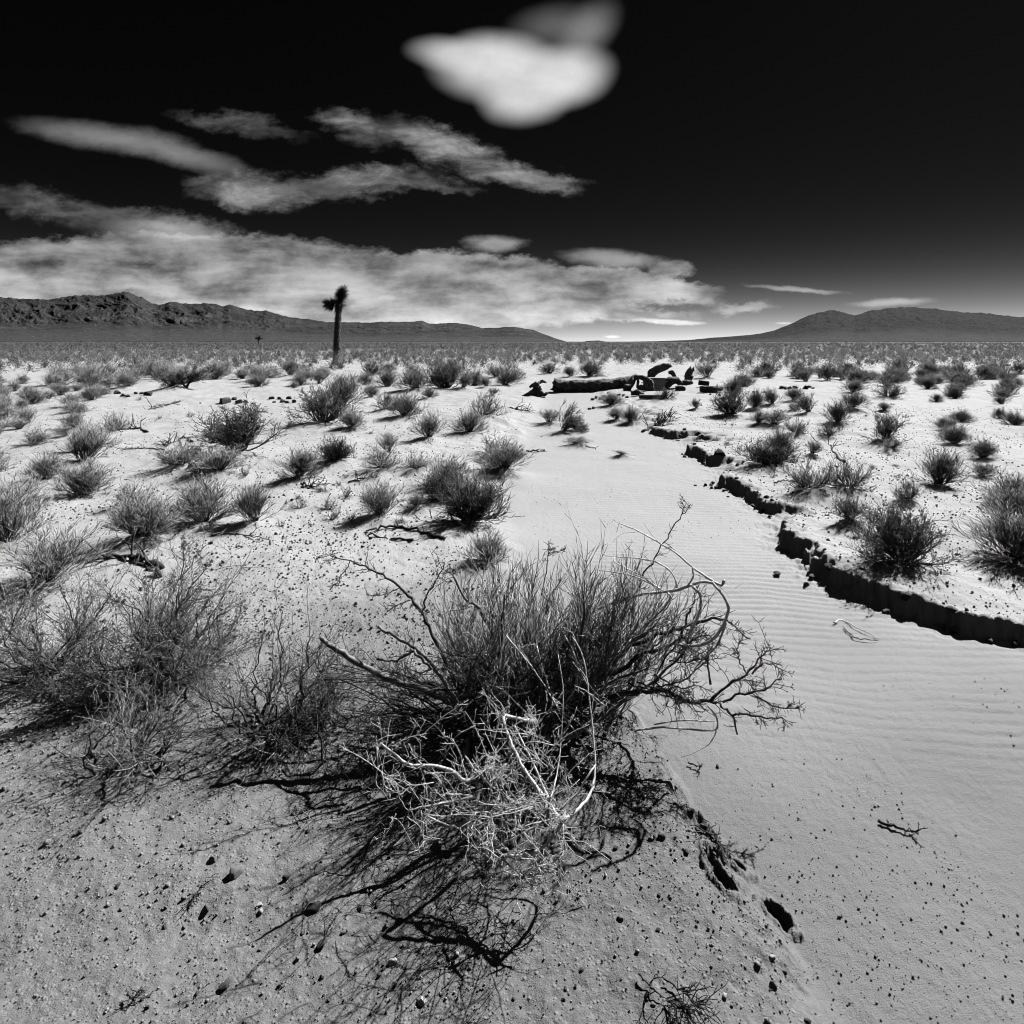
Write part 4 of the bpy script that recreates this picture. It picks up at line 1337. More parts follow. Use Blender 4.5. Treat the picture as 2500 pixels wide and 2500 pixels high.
def build_gravel():
    r = np.random.default_rng(91)
    V0, F0 = ico(1)
    vars_ = [stone_verts(V0, 700 + i, .9) for i in range(8)]
    N = 190000
    y = 1.0 * np.exp(r.uniform(0, 1, N) * math.log(16))
    x = r.uniform(-.98, .98, N) * (y + .3)
    z, ins, inl = land(x, y)
    pat = .5 + 1.1 * fbm(x * .9, y * .9, 3, 95)
    keep = r.random(N) < np.where(ins > .5, .03 * (pat > .6) + .22 * np.clip(2.7 - y, 0, 1) * (x < 1.5), np.clip(pat, .12, 1) * np.where(x > 2, .55, np.where(y < 4.2, .95, .5)))
    x, y, z = x[keep], y[keep], z[keep]
    n = len(x)
    size = .0019 * np.exp(r.normal(0, .55, n)) * np.clip(y / 1.7, .8, 3.2)
    size = np.minimum(size, np.where(ins[keep] > .5, .0055, .014))
    g = Geo()
    for i in range(8):
        m = np.arange(n) % 8 == i
        a = r.uniform(0, 2 * np.pi, m.sum()); ca, sa = np.cos(a)[:, None], np.sin(a)[:, None]
        v = vars_[i]
        P = np.stack([v[None, :, 0] * ca - v[None, :, 1] * sa, v[None, :, 0] * sa + v[None, :, 1] * ca, np.repeat(v[None, :, 2], m.sum(), 0)], -1)
        P = P * size[m][:, None, None] + np.stack([x[m], y[m], z[m] + size[m] * .45], -1)[:, None]
        f = F0[None] + (np.arange(m.sum()) * len(v))[:, None, None] + g.n
        g.Ft.append(f.reshape(-1, 3)); g.V.append(P.reshape(-1, 3)); g.n += P.shape[0] * P.shape[1]
    o = link('gravel', g.mesh('gravel', M['gravel'], smooth=False))
    tag(o, 'fine dark and pale gravel strewn over the sandy soil', 'gravel', kind='stuff')


build_gravel()


# ------------------------------------------------------------------ foreground bushes
def catmull(P, n):
    P = np.asarray(P, float)
    Q = np.vstack([2 * P[0] - P[1], P, 2 * P[-1] - P[-2]])
    t = np.linspace(0, len(P) - 1 - 1e-6, n)
    i = t.astype(int); f = (t - i)[:, None]
    a, b, c, d = Q[i], Q[i + 1], Q[i + 2], Q[i + 3]
    return .5 * ((2 * b) + (-a + c) * f + (2 * a - 5 * b + 4 * c - d) * f ** 2 + (-a + 3 * b - 3 * c + d) * f ** 3)


def zpts(org, k, pts, d0, d1):
    """points read in an enlarged crop of the photo -> world, depth running from d0 to d1 (or given per point)"""
    n = len(pts)
    out = []
    for i, q in enumerate(pts):
        D = q[2] if len(q) > 2 else d0 + (d1 - d0) * i / max(n - 1, 1)
        out.append(W(org[0] + q[0] * k, org[1] + q[1] * k, D))
    return np.array(out)


class Branchy:
    def __init__(self, seed):
        self.rng = np.random.default_rng(seed)

    def limb(self, g, pts, r0, r1, sides=5, jit=.004, n=None):
        n = n or max(6, len(pts) * 4)
        P = catmull(pts, n)
        P[1:] += self.rng.normal(size=(n - 1, 3)) * jit
        R = np.linspace(r0, r1, n) * (1 + .10 * self.rng.normal(size=n))
        g.tubes(P, R, sides, self.rng)
        return P

    def dress(self, g, P, n1, L1, n2, L2, r=.0016, a=(.5, 1.2), bend=(0, 0, 0), t0=.15, n3=0, L3=.012, wig=.22):
        """side twigs, spurs on the twigs, thorns on the spurs"""
        rng = self.rng
        s, d, t = sprout(P[None], n1, t0, 1.0, a[0], a[1], rng)
        Pb = grow(s, d, rng.uniform(.35, 1.0, len(s)) * L1, 5, wig, bend, rng)
        g.tubes(Pb, taper(len(s), 5, r * 1.25, r * .7), 3, rng)
        if n2:
            s, d, t = sprout(Pb, n2, .1, 1, .5, 1.2, rng)
            Pc = grow(s, d, rng.uniform(.3, 1.0, len(s)) * L2, 4, wig, bend, rng)
            g.tubes(Pc, taper(len(s), 4, r * .9, r * .5), 3, rng)
            if n3:
                s, d, t = sprout(Pc, n3, .1, 1, .6, 1.3, rng)
                Pd = grow(s, d, rng.uniform(.4, 1.0, len(s)) * L3, 2, .1, bend, rng)
                g.tubes(Pd, taper(len(s), 2, r * .7, r * .35), 3, rng)
        return Pb

    def thorns(self, g, P, n, L, r=.0011):
        s, d, t = sprout(P[None], n, .03, 1, .8, 1.5, self.rng)
        Pb = grow(s, d, self.rng.uniform(.4, 1.0, len(s)) * L, 2, .1, (0, 0, 0), self.rng)
        g.tubes(Pb, taper(len(s), 2, r * 1.2, r * .4), 3, self.rng)


def shift(parts_objs, e):
    pass


def hero_bush():
    b = Branchy(900); rng = b.rng
    p = np.array([W(1270, 1790, 2.62)[0], 2.62, 0.0]); p[2] = H(p[0], p[1])
    stems, dark, live, pale = Geo(), Geo(), Geo(), Geo()
    Z2, Z3, Z5, K1, K5 = (800, 1200), (1300, 1200), (850, 1700), .3623, .3106
    # --- living crown: upright fine grey twigs
    n = 46
    tu = np.where(rng.random(n) < .75, rng.uniform(1085, 1600, n), rng.uniform(1480, 1690, n)); tv = 1690 - 245 * np.sqrt(np.clip(1 - ((tu - 1330) / 400) ** 2, .05, 1)) * rng.uniform(.25, 1.0, n)
    tD = rng.uniform(2.4, 2.95, n)
    T = np.array([W(a, c, d) for a, c, d in zip(tu, tv, tD)])
    st = p + np.stack([rng.normal(0, .09, n), rng.normal(0, .08, n), np.full(n, -.02)], -1)
    mid = .5 * (st + T) + np.stack([rng.normal(0, .05, n), rng.normal(0, .05, n), rng.uniform(-.08, .02, n)], -1)
    for i in range(n):
        P = b.limb(stems, [st[i], mid[i], T[i]], rng.uniform(.006, .013), .0035, 5, .006, 12)
        s, d, t = sprout(P[None], 20, .25, 1, .2, .8, rng)
        Pb = grow(s, d + np.array([0, 0, .45]), rng.uniform(.10, .26, len(s)), 5, .14, (0, 0, .10), rng)
        live.tubes(Pb, taper(len(s), 5, .0020, .0011), 3, rng)
        s, d, t = sprout(Pb, 5, .15, 1, .2, .65, rng)
        Pc = grow(s, d + np.array([0, 0, .15]), rng.uniform(.05, .15, len(s)), 4, .12, (0, 0, .10), rng)
        live.tubes(Pc, taper(len(s), 4, .0014, .0008), 3, rng)
        s, d, t = sprout(Pc, 1, .15, 1, .3, .8, rng)
        Pd = grow(s, d, rng.uniform(.03, .07, len(s)), 3, .12, (0, 0, .08), rng)
        live.tubes(Pd, taper(len(s), 3, .0011, .0007), 3, rng)
    # --- dark matted inner twigs and low left fan
    n = 72
    tu = np.where(rng.random(n) < .66, rng.uniform(770, 1180, n), rng.uniform(1180, 1560, n))
    tv = rng.uniform(1590, 1800, n); tD = rng.uniform(2.25, 2.95, n)
    T = np.array([W(a, c, d) for a, c, d in zip(tu, tv, tD)])
    gz = np.array([H(a, c) for a, c in T[:, :2]])
    T[:, 2] = np.maximum(T[:, 2], gz + rng.uniform(.02, .12, n))
    for i in range(n):
        s0 = p + np.array([rng.normal(0, .10), rng.normal(0, .08), 0])
        m = .5 * (s0 + T[i]) + np.array([rng.normal(0, .05), rng.normal(0, .06), rng.uniform(-.02, .08)])
        P = b.limb(dark, [s0, m, T[i]], rng.uniform(.003, .008), .0018, 4, .008, 12)
        b.dress(dark, P, 12, .17, 3, .07, .0013, (.3, 1.1), (0, 0, .01), .2)
        b.thorns(dark, P, 10, .018, .0008)
    # --- the big named limbs
    def dk(pts, org, d0, d1, r0, r1, nd=9, L=.11, n2=4, pre=None, bend=(0, 0, .02)):
        Q = zpts(org, K1, pts, d0, d1)
        if pre is not None: Q = np.vstack([pre, Q])
        P = b.limb(dark, Q, r0, r1, 6, .003)
        b.dress(dark, P, nd, L * 1.1, n2, .04, .0014, (.6, 1.3), bend, .25, 2, .012, .14)
        b.thorns(dark, P, 30, .022, .0010)
        return P
    c0 = p + np.array([.04, 0, .05])
    dk([(560, 1370), (750, 1350), (900, 1340), (1000, 1390), (1080, 1420), (1200, 1410), (1280, 1450), (1350, 1530), (1380, 1640)], Z3, 2.5, 2.42, .011, .0035, 12, .10, pre=c0)
    dk([(1200, 1410), (1320, 1300), (1450, 1220), (1530, 1130), (1600, 1050)], Z3, 2.43, 2.5, .0055, .002, 16, .10)
    dk([(1280, 1420), (1400, 1370), (1550, 1340), (1670, 1260)], Z3, 2.43, 2.4, .005, .002, 14, .09)
    dk([(1350, 1510), (1420, 1500), (1550, 1520), (1700, 1535)], Z3, 2.42, 2.35, .0045, .0018, 10, .05)
    dk([(1500, 1380), (1650, 1450), (1800, 1470)], Z3, 2.42, 2.38, .0035, .0015, 8, .05)
    dk([(1480, 1230), (1560, 1160), (1660, 1180)], Z3, 2.45, 2.45, .0035, .0015, 8, .07)
    dk([(1450, 1240), (1390, 1130), (1385, 1020)], Z3, 2.45, 2.5, .003, .0013, 8, .05)
    dk([(430, 1020), (560, 1000), (700, 1030), (850, 960), (1000, 920), (1120, 880), (1220, 860), (1310, 870), (1380, 920), (1460, 995)], Z3, 2.6, 2.5, .011, .0022, 16, .12, pre=c0)
    dk([(600, 1200), (720, 1100), (850, 1060), (980, 1000), (1040, 850), (1090, 740)], Z3, 2.55, 2.6, .011, .003, 14, .13, pre=c0)
    dk([(1200, 1300), (1180, 1100), (1220, 1050)], Z3, 2.45, 2.45, .0045, .0014, 6, .1)
    dk([(560, 1000), (640, 770), (700, 660), (790, 500), (900, 320), (1000, 170), (1070, 90)], Z3, 2.62, 2.62, .005, .0012, 12, .05)
    dk([(380, 880), (410, 730), (430, 640), (480, 600)], Z3, 2.75, 2.75, .004, .0015, 6, .06)
    dk([(60, 700), (90, 540), (105, 430), (118, 350)], Z3, 2.85, 2.85, .003, .0012, 6, .04)
    dk([(110, 420), (170, 400), (230, 388)], Z3, 2.85, 2.85, .0016, .001, 3, .02)
    for q in range(9):
        x0, y0 = rng.uniform(600, 1100), rng.uniform(1000, 1350)
        x1, y1 = x0 + rng.uniform(150, 380), y0 + rng.uniform(-260, 160)
        dk([(x0, y0), (.5 * (x0 + x1), .5 * (y0 + y1) + rng.uniform(-60, 60)), (x1, y1)], Z3, 2.5, 2.42, .0035, .0014, 12, .10, 4)
    # left limbs
    dk([(1000, 1500), (720, 980), (640, 830), (560, 720), (480, 640), (370, 560), (270, 520), (130, 460), (0, 430)], Z2, 2.75, 3.0, .010, .002, 20, .10, 3, pre=c0)
    dk([(640, 800), (680, 680), (740, 590), (790, 480)], Z2, 2.92, 2.95, .005, .0016, 10, .08)
    dk([(560, 730), (480, 760), (400, 810)], Z2, 2.95, 2.9, .0035, .0014, 6, .05)
    dk([(480, 650), (400, 690), (270, 700)], Z2, 2.97, 2.95, .003, .0012, 6, .04)
    dk([(150, 470), (100, 560), (20, 650)], Z2, 3.0, 2.98, .0025, .001, 6, .04)
    # grey thick left limbs
    def gy(pts, org, d0, d1, r0, r1, nd=6, L=.1, pre=None):
        Q = zpts(org, K1, pts, d0, d1)
        if pre is not None: Q = np.vstack([pre, Q])
        P = b.limb(stems, Q, r0, r1, 7, .003)
        b.dress(dark, P, nd, L, 3, .05, .0013, (.5, 1.2), (0, 0, .03), .3, 1)
    gy([(920, 1510), (880, 1450), (790, 1290), (700, 1160), (560, 1040), (450, 970), (350, 915)], Z2, 2.45, 2.7, .0105, .0055, 8, .12, c0)
    gy([(1000, 1480), (700, 1350), (560, 1310), (400, 1250), (250, 1180), (100, 1090), (0, 1020), (-40, 985)], Z2, 2.55, 2.65, .015, .009, 12, .16, c0)
    gy([(700, 1200), (600, 1090), (520, 1100), (450, 1140), (330, 1130)], Z2, 2.5, 2.6, .006, .004, 8, .12)
    gy([(1200, 1250), (1110, 960), (1000, 770), (930, 730), (840, 560)], Z2, 2.6, 2.65, .010, .004, 14, .16, c0)
    # --- bleached dead stems
    def wh(pts, org, k, d0, d1, r0, r1, nd=5, L=.05, n2=1, t=8, sp=.016):
        P = b.limb(pale, zpts(org, k, pts, d0, d1), r0 * 1.2, r1 * 1.2, 6, .0008, max(8, len(pts) * 3))
        if nd: b.dress(pale, P, max(2, int(nd * .6)), L * 1.5, n2, .045, .0010, (.4, 1.1), (0, 0, .01), .1, 1, .008, .13)
        if t: b.thorns(pale, P, t, sp * .7, .0008)
        return P
    Z = Z3
    wh([(430, 800), (620, 720), (750, 690), (900, 675), (1000, 655), (1140, 610), (1270, 625), (1290, 598)], Z, K1, 2.62, 2.45, .0055, .0045, 6, .12, 1)
    wh([(1290, 600), (1270, 630), (1180, 580), (1080, 510), (960, 410), (830, 330), (700, 260), (620, 230), (540, 190)], Z, K1, 2.45, 2.6, .0048, .0014, 9, .09, 1)
    wh([(970, 650), (960, 580), (900, 510), (800, 465), (650, 445), (490, 435)], Z, K1, 2.5, 2.6, .0036, .0013, 5, .05)
    wh([(880, 670), (800, 620), (680, 570), (530, 540), (450, 530)], Z, K1, 2.5, 2.6, .0032, .0012, 5, .06)
    wh([(1080, 640), (1130, 700), (1130, 790), (1100, 870), (1060, 950)], Z, K1, 2.46, 2.42, .0042, .003, 4, .06)
    wh([(1210, 610), (1290, 710), (1320, 790), (1300, 870), (1240, 970), (1150, 1030), (1030, 1045)], Z, K1, 2.44, 2.42, .0042, .0055, 6, .08)
    wh([(910, 680), (930, 720), (880, 790), (830, 830)], Z, K1, 2.5, 2.48, .004, .002, 2, .04)
    wh([(1040, 640), (1080, 580), (1080, 510)], Z, K1, 2.46, 2.46, .003, .003, 2, .04)
    wh([(690, 560), (760, 590), (840, 660)], Z, K1, 2.55, 2.5, .002, .0015, 2, .04)
    wh([(550, 440), (560, 480), (720, 560), (860, 660)], Z, K1, 2.58, 2.5, .0016, .002, 2, .04)
    wh([(1310, 880), (1240, 1040), (1130, 1150), (1090, 1200)], Z, K1, 2.42, 2.4, .0035, .002, 4, .06)
    wh([(700, 1610), (850, 1590), (1000, 1600), (1150, 1610), (1240, 1600), (1240, 1520), (1180, 1440)], Z, K1, 2.42, 2.36, .0026, .003, 4, .05)
    wh([(820, 1570), (1000, 1545), (1230, 1550)], Z, K1, 2.42, 2.36, .002, .0016, 2, .04)
    wh([(1240, 1600), (1210, 1680), (1130, 1740), (1000, 1790)], Z, K1, 2.36, 2.42, .002, .001, 2, .03)
    wh([(600, 470), (620, 560), (700, 640), (770, 720)], Z, K1, 2.55, 2.5, .002, .0014, 2, .04)
    # --- front tangle
    Z = Z5
    A = []
    A.append(wh([(1480, 200), (1380, 190), (1220, 160), (1250, 290), (1310, 430), (1390, 590), (1500, 740), (1590, 860), (1680, 980)], Z, K5, 2.16, 1.83, .0062, .0042, 16, .09, 3, 24))
    A.append(wh([(1680, 980), (1790, 900), (1880, 800), (1930, 690), (1940, 540), (1925, 300), (1900, 60), (1880, -120), (1840, -330), (1760, -470)], Z, K5, 1.83, 2.3, .0045, .0012, 8, .07, 1, 10))
    A.append(wh([(1640, 920), (1800, 760), (1900, 600), (1940, 540)], Z, K5, 1.86, 1.95, .0028, .002, 4, .05, 1))
    A.append(wh([(1290, 570), (1230, 560), (1140, 560), (1050, 600), (920, 670), (800, 580), (640, 545), (480, 540), (360, 450), (255, 370)], Z, K5, 2.18, 2.02, .0095, .0028, 26, .085, 4, 40))
    A.append(wh([(1140, 560), (1145, 490), (1080, 470), (1010, 530), (960, 640)], Z, K5, 2.2, 2.15, .003, .002, 8, .06, 2))
    A.append(wh([(960, 640), (1010, 670), (1025, 740), (1000, 830), (940, 960), (870, 1045)], Z, K5, 2.14, [2.03, 2.03][0], .0075, .006, 16, .08, 3, 24))
    A.append(wh([(1000, 790), (800, 830), (640, 860), (470, 895)], Z, K5, 2.08, 2.0, .0045, .0018, 16, .08, 3, 24))
    A.append(wh([(960, 780), (800, 765), (650, 750)], Z, K5, 2.08, 2.05, .0028, .0014, 10, .06, 3, 14))
    A.append(wh([(870, 1040), (750, 1000), (630, 950), (620, 890)], Z, K5, 2.02, 1.98, .003, .0016, 10, .07, 2, 14))
    A.append(wh([(920, 470), (1000, 580), (1100, 680), (1220, 780), (1330, 840), (1480, 890), (1640, 920)], Z, K5, 2.05, 1.85, .0026, .0026, 14, .07, 3, 20))
    A.append(wh([(1650, -330), (1690, -60), (1680, 250), (1660, 500), (1620, 700), (1590, 800)], Z, K5, 2.25, 1.87, .0009, .0024, 6, .05, 1))
    A.append(wh([(1690, 130), (1850, 240), (1932, 330)], Z, K5, 2.25, 2.2, .002, .002, 4, .05, 1))
    A.append(wh([(950, 1000), (1000, 1100), (1120, 1200), (1290, 1350), (1420, 1460), (1480, 1530)], Z, K5, 1.92, 1.72, .0034, .0014, 14, .07, 3, 18))
    A.append(wh([(1130, 1210), (1280, 1130), (1480, 1020)], Z, K5, 1.82, 1.8, .0026, .0016, 10, .06, 3, 14))
    A.append(wh([(1220, 1250), (1330, 1255), (1450, 1230), (1560, 1160), (1680, 1000)], Z, K5, 1.78, 1.83, .0032, .0042, 8, .05, 2))
    A.append(wh([(1690, 1000), (1690, 1090), (1700, 1200), (1600, 1310), (1480, 1340)], Z, K5, 1.83, 1.75, .0028, .0014, 8, .06, 2))
    A.append(wh([(1400, 1440), (1560, 1430)], Z, K5, 1.8, 1.78, .0016, .001, 4, .03, 1))
    A.append(wh([(1670, 1200), (1665, 1400), (1600, 1530), (1530, 1570)], Z, K5, 1.82, 1.78, .002, .001, 6, .05, 2))
    A.append(wh([(225, 400), (232, 560), (222, 690), (280, 770), (370, 850)], Z, K5, 2.1, 2.05, .0018, .0012, 4, .04, 1))
    A.append(wh([(820, 330), (880, 460), (920, 600), (990, 780)], Z, K5, 2.2, 2.1, .0018, .0014, 4, .04, 1))
    A.append(wh([(470, 370), (520, 470), (580, 600), (605, 690)], Z, K5, 2.14, 2.1, .0018, .0012, 4, .04, 1))
    A.append(wh([(1290, 200), (1390, 400), (1470, 560), (1540, 720), (1600, 850)], Z, K5, 2.1, 1.86, .003, .0024, 10, .07, 2))
    A.append(wh([(1480, -400), (1560, -120), (1640, 60), (1700, 160), (1800, 300), (1900, 460)], Z, K5, 2.4, 2.15, .0026, .002, 8, .06, 1))
    A.append(wh([(1240, -480), (1420, -260), (1560, -60), (1660, 120)], Z, K5, 2.42, 2.2, .0026, .002, 8, .07, 2))
    A.append(wh([(1700, -480), (1790, -300), (1800, -100), (1700, 60)], Z, K5, 2.4, 2.25, .0024, .002, 8, .06, 2))
    A.append(wh([(1060, -100), (1200, -60), (1330, 60), (1480, 200)], Z, K5, 2.4, 2.3, .0026, .002, 10, .07, 2))
    for q in range(150):      # fine dead filigree inside the tangle
        if q < 95: u0, v0 = rng.uniform(1100, 1650), rng.uniform(150, 1350)
        elif q < 140: u0, v0 = rng.uniform(250, 1200), rng.uniform(350, 950)
        else: u0, v0 = rng.uniform(900, 1900), rng.uniform(-450, 350)
        a = rng.uniform(0, 6.28); L = rng.uniform(160, 520)
        D = np.interp(v0, [-350, 200, 800, 1350], [2.3, 2.14, 1.95, 1.77]) + rng.normal(0, .08)
        wh([(u0, v0), (u0 + L * .5 * math.cos(a) + rng.normal(0, 25), v0 + L * .5 * math.sin(a) + rng.normal(0, 40)),
            (u0 + L * math.cos(a), v0 + L * math.sin(a))], Z, K5, D, D - rng.uniform(-.1, .16), .0011, .0006, 6, .04, 2, 8, .012)
    # leafy crumbs left on the dead twigs
    lf = np.concatenate([q[rng.integers(0, len(q), 26)] for q in A]) + rng.normal(size=(26 * len(A), 3)) * .022
    pale.leaves(lf, rng.uniform(.004, .009, len(lf)), rng, .4)
    e = empty('desert_bush', tuple(p), 'large sprawling half-dead bush with bleached tangled stems, centre foreground', 'bush')
    for nm, g, mt, lab in (('woody_stems', stems, M['grey_wood'], None), ('dark_branches', dark, M['dark_wood'], 'dark thorny branches'),
                           ('live_twigs', live, M['live'], 'fine grey living twigs'), ('dead_stems', pale, M['bleached'], 'bleached white dead stems')):
        V = g.verts() - p
        V[:, 2] = V[:, 2]
        g.V = [V]
        o = link(nm, g.mesh(nm, mt), e)
        if lab: o['label'] = lab


hero_bush()


def rough_bush(seed, foot, label, spread_px, top_px, n, kind, group, depth=.30, dense=1.0, leaf=0, tips=False, seedpale=.25):
    """a woody foreground bush grown from its foot towards an outline given in photo pixels"""
    b = Branchy(seed); rng = b.rng
    p = at(*foot)
    sc = p[1] / F
    stems, twigs, pale, lf = Geo(), Geo(), Geo(), Geo()
    for i in range(n):
        a = rng.uniform(-1, 1); hgt = rng.uniform(.12, 1.0)
        du = a * (spread_px[1] if a > 0 else spread_px[0]) * (1 - .35 * hgt ** 2)
        T = p + np.array([du * sc, rng.uniform(-depth, depth), top_px * sc * hgt * math.sqrt(max(.1, 1 - .7 * a * a))])
        s0 = p + np.array([rng.normal(0, .05), rng.normal(0, .05), -.02])
        m = .5 * (s0 + T) + np.array([rng.normal(0, .06), rng.normal(0, .05), rng.uniform(-.10, .03)])
        m[2] = max(m[2], H(m[0], m[1]) + .015)
        T[2] = max(T[2], H(T[0], T[1]) + .02)
        P = b.limb(stems, [s0, m, T], rng.uniform(.004, .010), .0018, 5, .007, 14)
        g = pale if rng.random() < seedpale else twigs
        Pb = b.dress(g, P, int(14 * dense), .24, 4, .11, .0013, (.25, .9), (0, 0, .07), .2, 1, .03, .16)
        if leaf:
            k = rng.integers(0, len(Pb), leaf)
            c = Pb[k, rng.integers(2, 5, leaf)] + rng.normal(size=(leaf, 3)) * .012
            lf.leaves(c, rng.uniform(.006, .014, leaf), rng)
        if tips and rng.random() < .55:
            for q in range(3):
                c = P[-1] + (P[-1] - P[-2]) * q * .5
                lf.leaves(c + rng.normal(size=(12, 3)) * .012, rng.uniform(.01, .02, 12), rng, .8)
    e = empty('desert_bush', tuple(p), label, 'bush', group)
    for nm, g, mt in (('woody_stems', stems, M['dark_wood']), ('twigs', twigs, M['wood'] if leaf else M['twig']), ('dead_twigs', pale, M['bleached' if not leaf else 'twig_pale']), ('leaves', lf, M['leaf'])):
        if g.n:
            g.V = [g.verts() - p]
            link(nm, g.mesh(nm, mt), e)
    return e


FG = 'foreground bushes'
rough_bush(911, (385, 1660), 'large dark bush with knobbly seed tips at the left edge of the foreground', (190, 215), 270, 48, 'leafy', FG, .35, 1.15, 120, True, .15)
rough_bush(912, (130, 1640), 'dark bush outside the left side, next to the one with knobbly seed tips', (200, 160), 230, 26, 'leafy', FG, .35, 1.0, 70, False, .15)
rough_bush(913, (650, 1770), 'sparse woody bush with bare crooked stems between the left bush and the big central one', (200, 220), 300, 19, 'leafy', FG, .22, .7, 8, False, .12)
rough_bush(914, (330, 1860), 'thin brittle bush with some pale dead twigs at the left edge, nearest the camera', (120, 110), 150, 13, 'leafy', FG, .18, .7, 10, False, .30)
rough_bush(915, (780, 1800), 'low tangle of bare crooked twigs lying against the left side of the big central bush', (170, 180), 130, 17, 'leafy', FG, .22, .75, 8, False, .15)


# ------------------------------------------------------------------ dead sticks on the ground
def stick(pts, r, mat, label, group=None, nd=3, L=.08, lift=.012, name='dead_branch'):
    b = Branchy(int(abs(pts[0][0] * 7 + pts[0][1])))
    Q = []
    for q in pts:
        w = at(q[0], q[1]); w[2] += lift + (q[2] if len(q) > 2 else 0); Q.append(w)
    Q = np.array(Q); c = Q[0].copy()
    g = Geo()
    P = b.limb(g, Q - c, r, r * .45, 5, r * .6)
    if nd: b.dress(g, P, nd, L, 2, L * .4, max(r * .35, .0012), (.4, 1.1), (0, 0, .03), .2)
    o = link(name, g.mesh(name, mat)); o.location = c
    tag(o, label, 'dead branch', group)


stick([(1085, 1318), (1040, 1302), (985, 1290), (930, 1292), (900, 1300)], .016, M['dark_wood'], 'bent dead stick lying before the round broom-like shrub', nd=6)
stick([(1008, 1321), (960, 1318), (915, 1310), (890, 1300)], .012, M['grey_wood'], 'thin straight dead stick under the bent one', nd=2)
stick([(2060, 1535), (2085, 1560), (2110, 1566), (2145, 1568)], .005, M['grey_wood'], 'forked thin dead twig on the wash sand, lower prong', nd=1, L=.03)
stick([(2035, 1524), (2060, 1520), (2100, 1542), (2148, 1565)], .005, M['bleached'], 'pale forked dead twig on the wash sand, upper prong', nd=2, L=.04)
stick([(2145, 2012), (2175, 2022), (2205, 2032), (2240, 2042)], .006, M['dark_wood'], 'dead twig with curled ends at the right side of the wash', nd=5, L=.06)
stick([(395, 1390), (350, 1372), (310, 1365), (262, 1358)], .024, M['dark_wood'], 'thick broken dead limb at the left edge under the pale shrub', nd=8, L=.3)
stick([(390, 1412), (350, 1382), (320, 1368)], .018, M['dark_wood'], 'second broken limb crossing in front of the thick broken one', nd=5, L=.2)
stick([(470, 1130), (490, 1160), (505, 1195)], .026, M['grey_wood'], 'gnarled grey dead limb at the foot of the big leafy bush', nd=10, L=.3)
stick([(470, 1080), (450, 1070), (420, 1082), (405, 1090)], .022, M['dark_wood'], 'dead crooked limb left of the big leafy bush', nd=8, L=.35)
stick([(440, 980), (415, 987), (395, 993), (360, 1000)], .022, M['dark_wood'], 'dead branch pile on the sand below the little tree-shaped shrub', nd=16, L=.35)
stick([(360, 1056), (340, 1050), (315, 1048), (290, 1062)], .022, M['dark_wood'], 'dead branch on the bare sand right of the left-edge shrub', nd=14, L=.34)
stick([(400, 1100), (350, 1096), (300, 1098)], .012, M['dark_wood'], 'thin dead stick lying flat left of the big leafy bush', nd=6, L=.3)
stick([(1568, 1056), (1590, 1046), (1615, 1032), (1640, 1018)], .030, M['dark_wood'], 'heap of dark dead branches at the right edge of the wash', nd=34, L=.45)
stick([(2062, 1130), (2045, 1118), (2030, 1092), (2022, 1085)], .020, M['dark_wood'], 'dead forked branch on the right bank below a loose twiggy shrub', nd=8, L=.4)
stick([(1890, 1180), (1915, 1176), (1940, 1177)], .010, M['dark_wood'], 'thin dead stick below the black matted shrub', nd=1, L=.1)
stick([(1245, 996), (1265, 1000), (1290, 1006)], .020, M['dark_wood'], 'dark dead branches on the sloping left bank by the dark tangled shrub', nd=14, L=.32)
stick([(1285, 1102), (1310, 1104), (1330, 1100)], .018, M['dark_wood'], 'dead stick on the slope left of the arching shrub', nd=3, L=.2)
stick([(1430, 1090), (1445, 1094), (1455, 1096)], .010, M['grey_wood'], 'thin grey stick at the right of the flat tuft in the wash', nd=2, L=.1)
stick([(735, 1182), (760, 1190), (790, 1184)], .012, M['dark_wood'], 'small heap of dark twigs right of the lone fan-shaped shrub', nd=16, L=.16)
stick([(850, 1180), (870, 1174), (890, 1170)], .010, M['dark_wood'], 'dark tuft of dead twigs below the shrub with a black mounded foot', nd=16, L=.14)
stick([(620, 1008), (640, 1006), (665, 1012)], .012, M['dark_wood'], 'thin dead twigs on bare sand right of the row of dark rocks', nd=6, L=.3)
stick([(1560, 2390), (1590, 2420), (1625, 2450), (1665, 2490)], .0030, M['dark_wood'], 'dry grassy twig scrap near the bottom, right of centre', nd=22, L=.10)
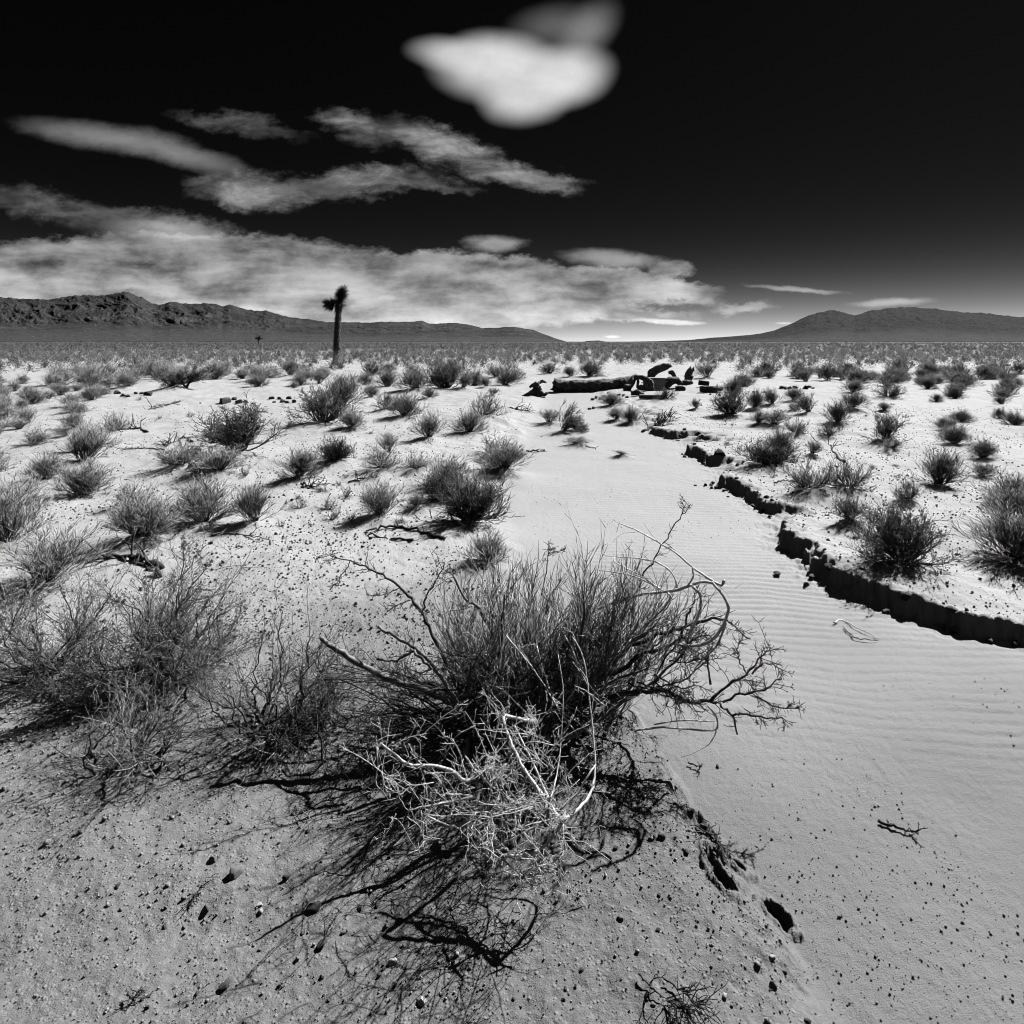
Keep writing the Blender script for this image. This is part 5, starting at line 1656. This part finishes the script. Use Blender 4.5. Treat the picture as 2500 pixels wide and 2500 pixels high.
stick([(1620, 2400), (1660, 2430), (1700, 2460), (1740, 2475)], .0024, M['dark_wood'], 'thin dry stalks lying beside the grassy twig scrap', nd=18, L=.09)
stick([(500, 2175), (480, 2190), (475, 2205)], .003, M['dark_wood'], 'dark scrap of root sticking from the soil above the earth clod', nd=8, L=.05)
stick([(500, 2162), (515, 2150), (530, 2138)], .003, M['grey_wood'], 'short straw beside the crumbly earth clod', nd=2, L=.03)
stick([(310, 2440), (325, 2446), (338, 2430)], .003, M['dark_wood'], 'dark dried weed in the lower left corner', nd=14, L=.04)
stick([(1680, 1868), (1700, 1876), (1715, 1882)], .004, M['dark_wood'], 'bit of dead twig on the wash sand by a dark lump', nd=6, L=.04)
stick([(515, 1310), (560, 1304), (610, 1312), (660, 1325)], .008, M['grey_wood'], 'long curved grey stick on the sand between the two broom-like shrubs', nd=4, L=.15)
stick([(1700, 2030), (1730, 2050), (1755, 2075)], .006, M['dark_wood'], 'exposed root along the crumbled edge of the wash', nd=14, L=.07)


# small dry tufts and litter on the bare ground
TUFTS = [('small dry dark tuft on the bare sand of the left middle ground', 'dry tufts of the left middle ground', (275, 1000, 965, 1330), 46),
         ('small dry dark tuft on the bare soil of the right bank', 'dry tufts of the right bank', (1640, 2230, 985, 1330), 34)]
rt_ = np.random.default_rng(77)
_tm = [to_meshes(proto_sprawl(600 + i, 9, 1.05), (M['dark_wood'], M['wood'])) for i in range(3)]
for lab, grp, (u0, u1, v0, v1), n in TUFTS:
    k = 0
    while k < n:
        uu, vv = rt_.uniform(u0, u1), rt_.uniform(v0, v1)
        q = at(uu, vv)
        if q[0] > float(np.interp(q[1], LY, LX)) - .2 and q[0] < float(np.interp(q[1], RY, RX)) + .15: continue
        w = rt_.uniform(.08, .26)
        e = empty('dry_tuft', (q[0], q[1], q[2]), lab, 'dry tuft', grp, rt_.uniform(0, 6.28), (w, w * .8, w * rt_.uniform(.25, .6)))
        for nm, me, _ in _tm[k % 3]:
            link(nm, me, e)
        k += 1
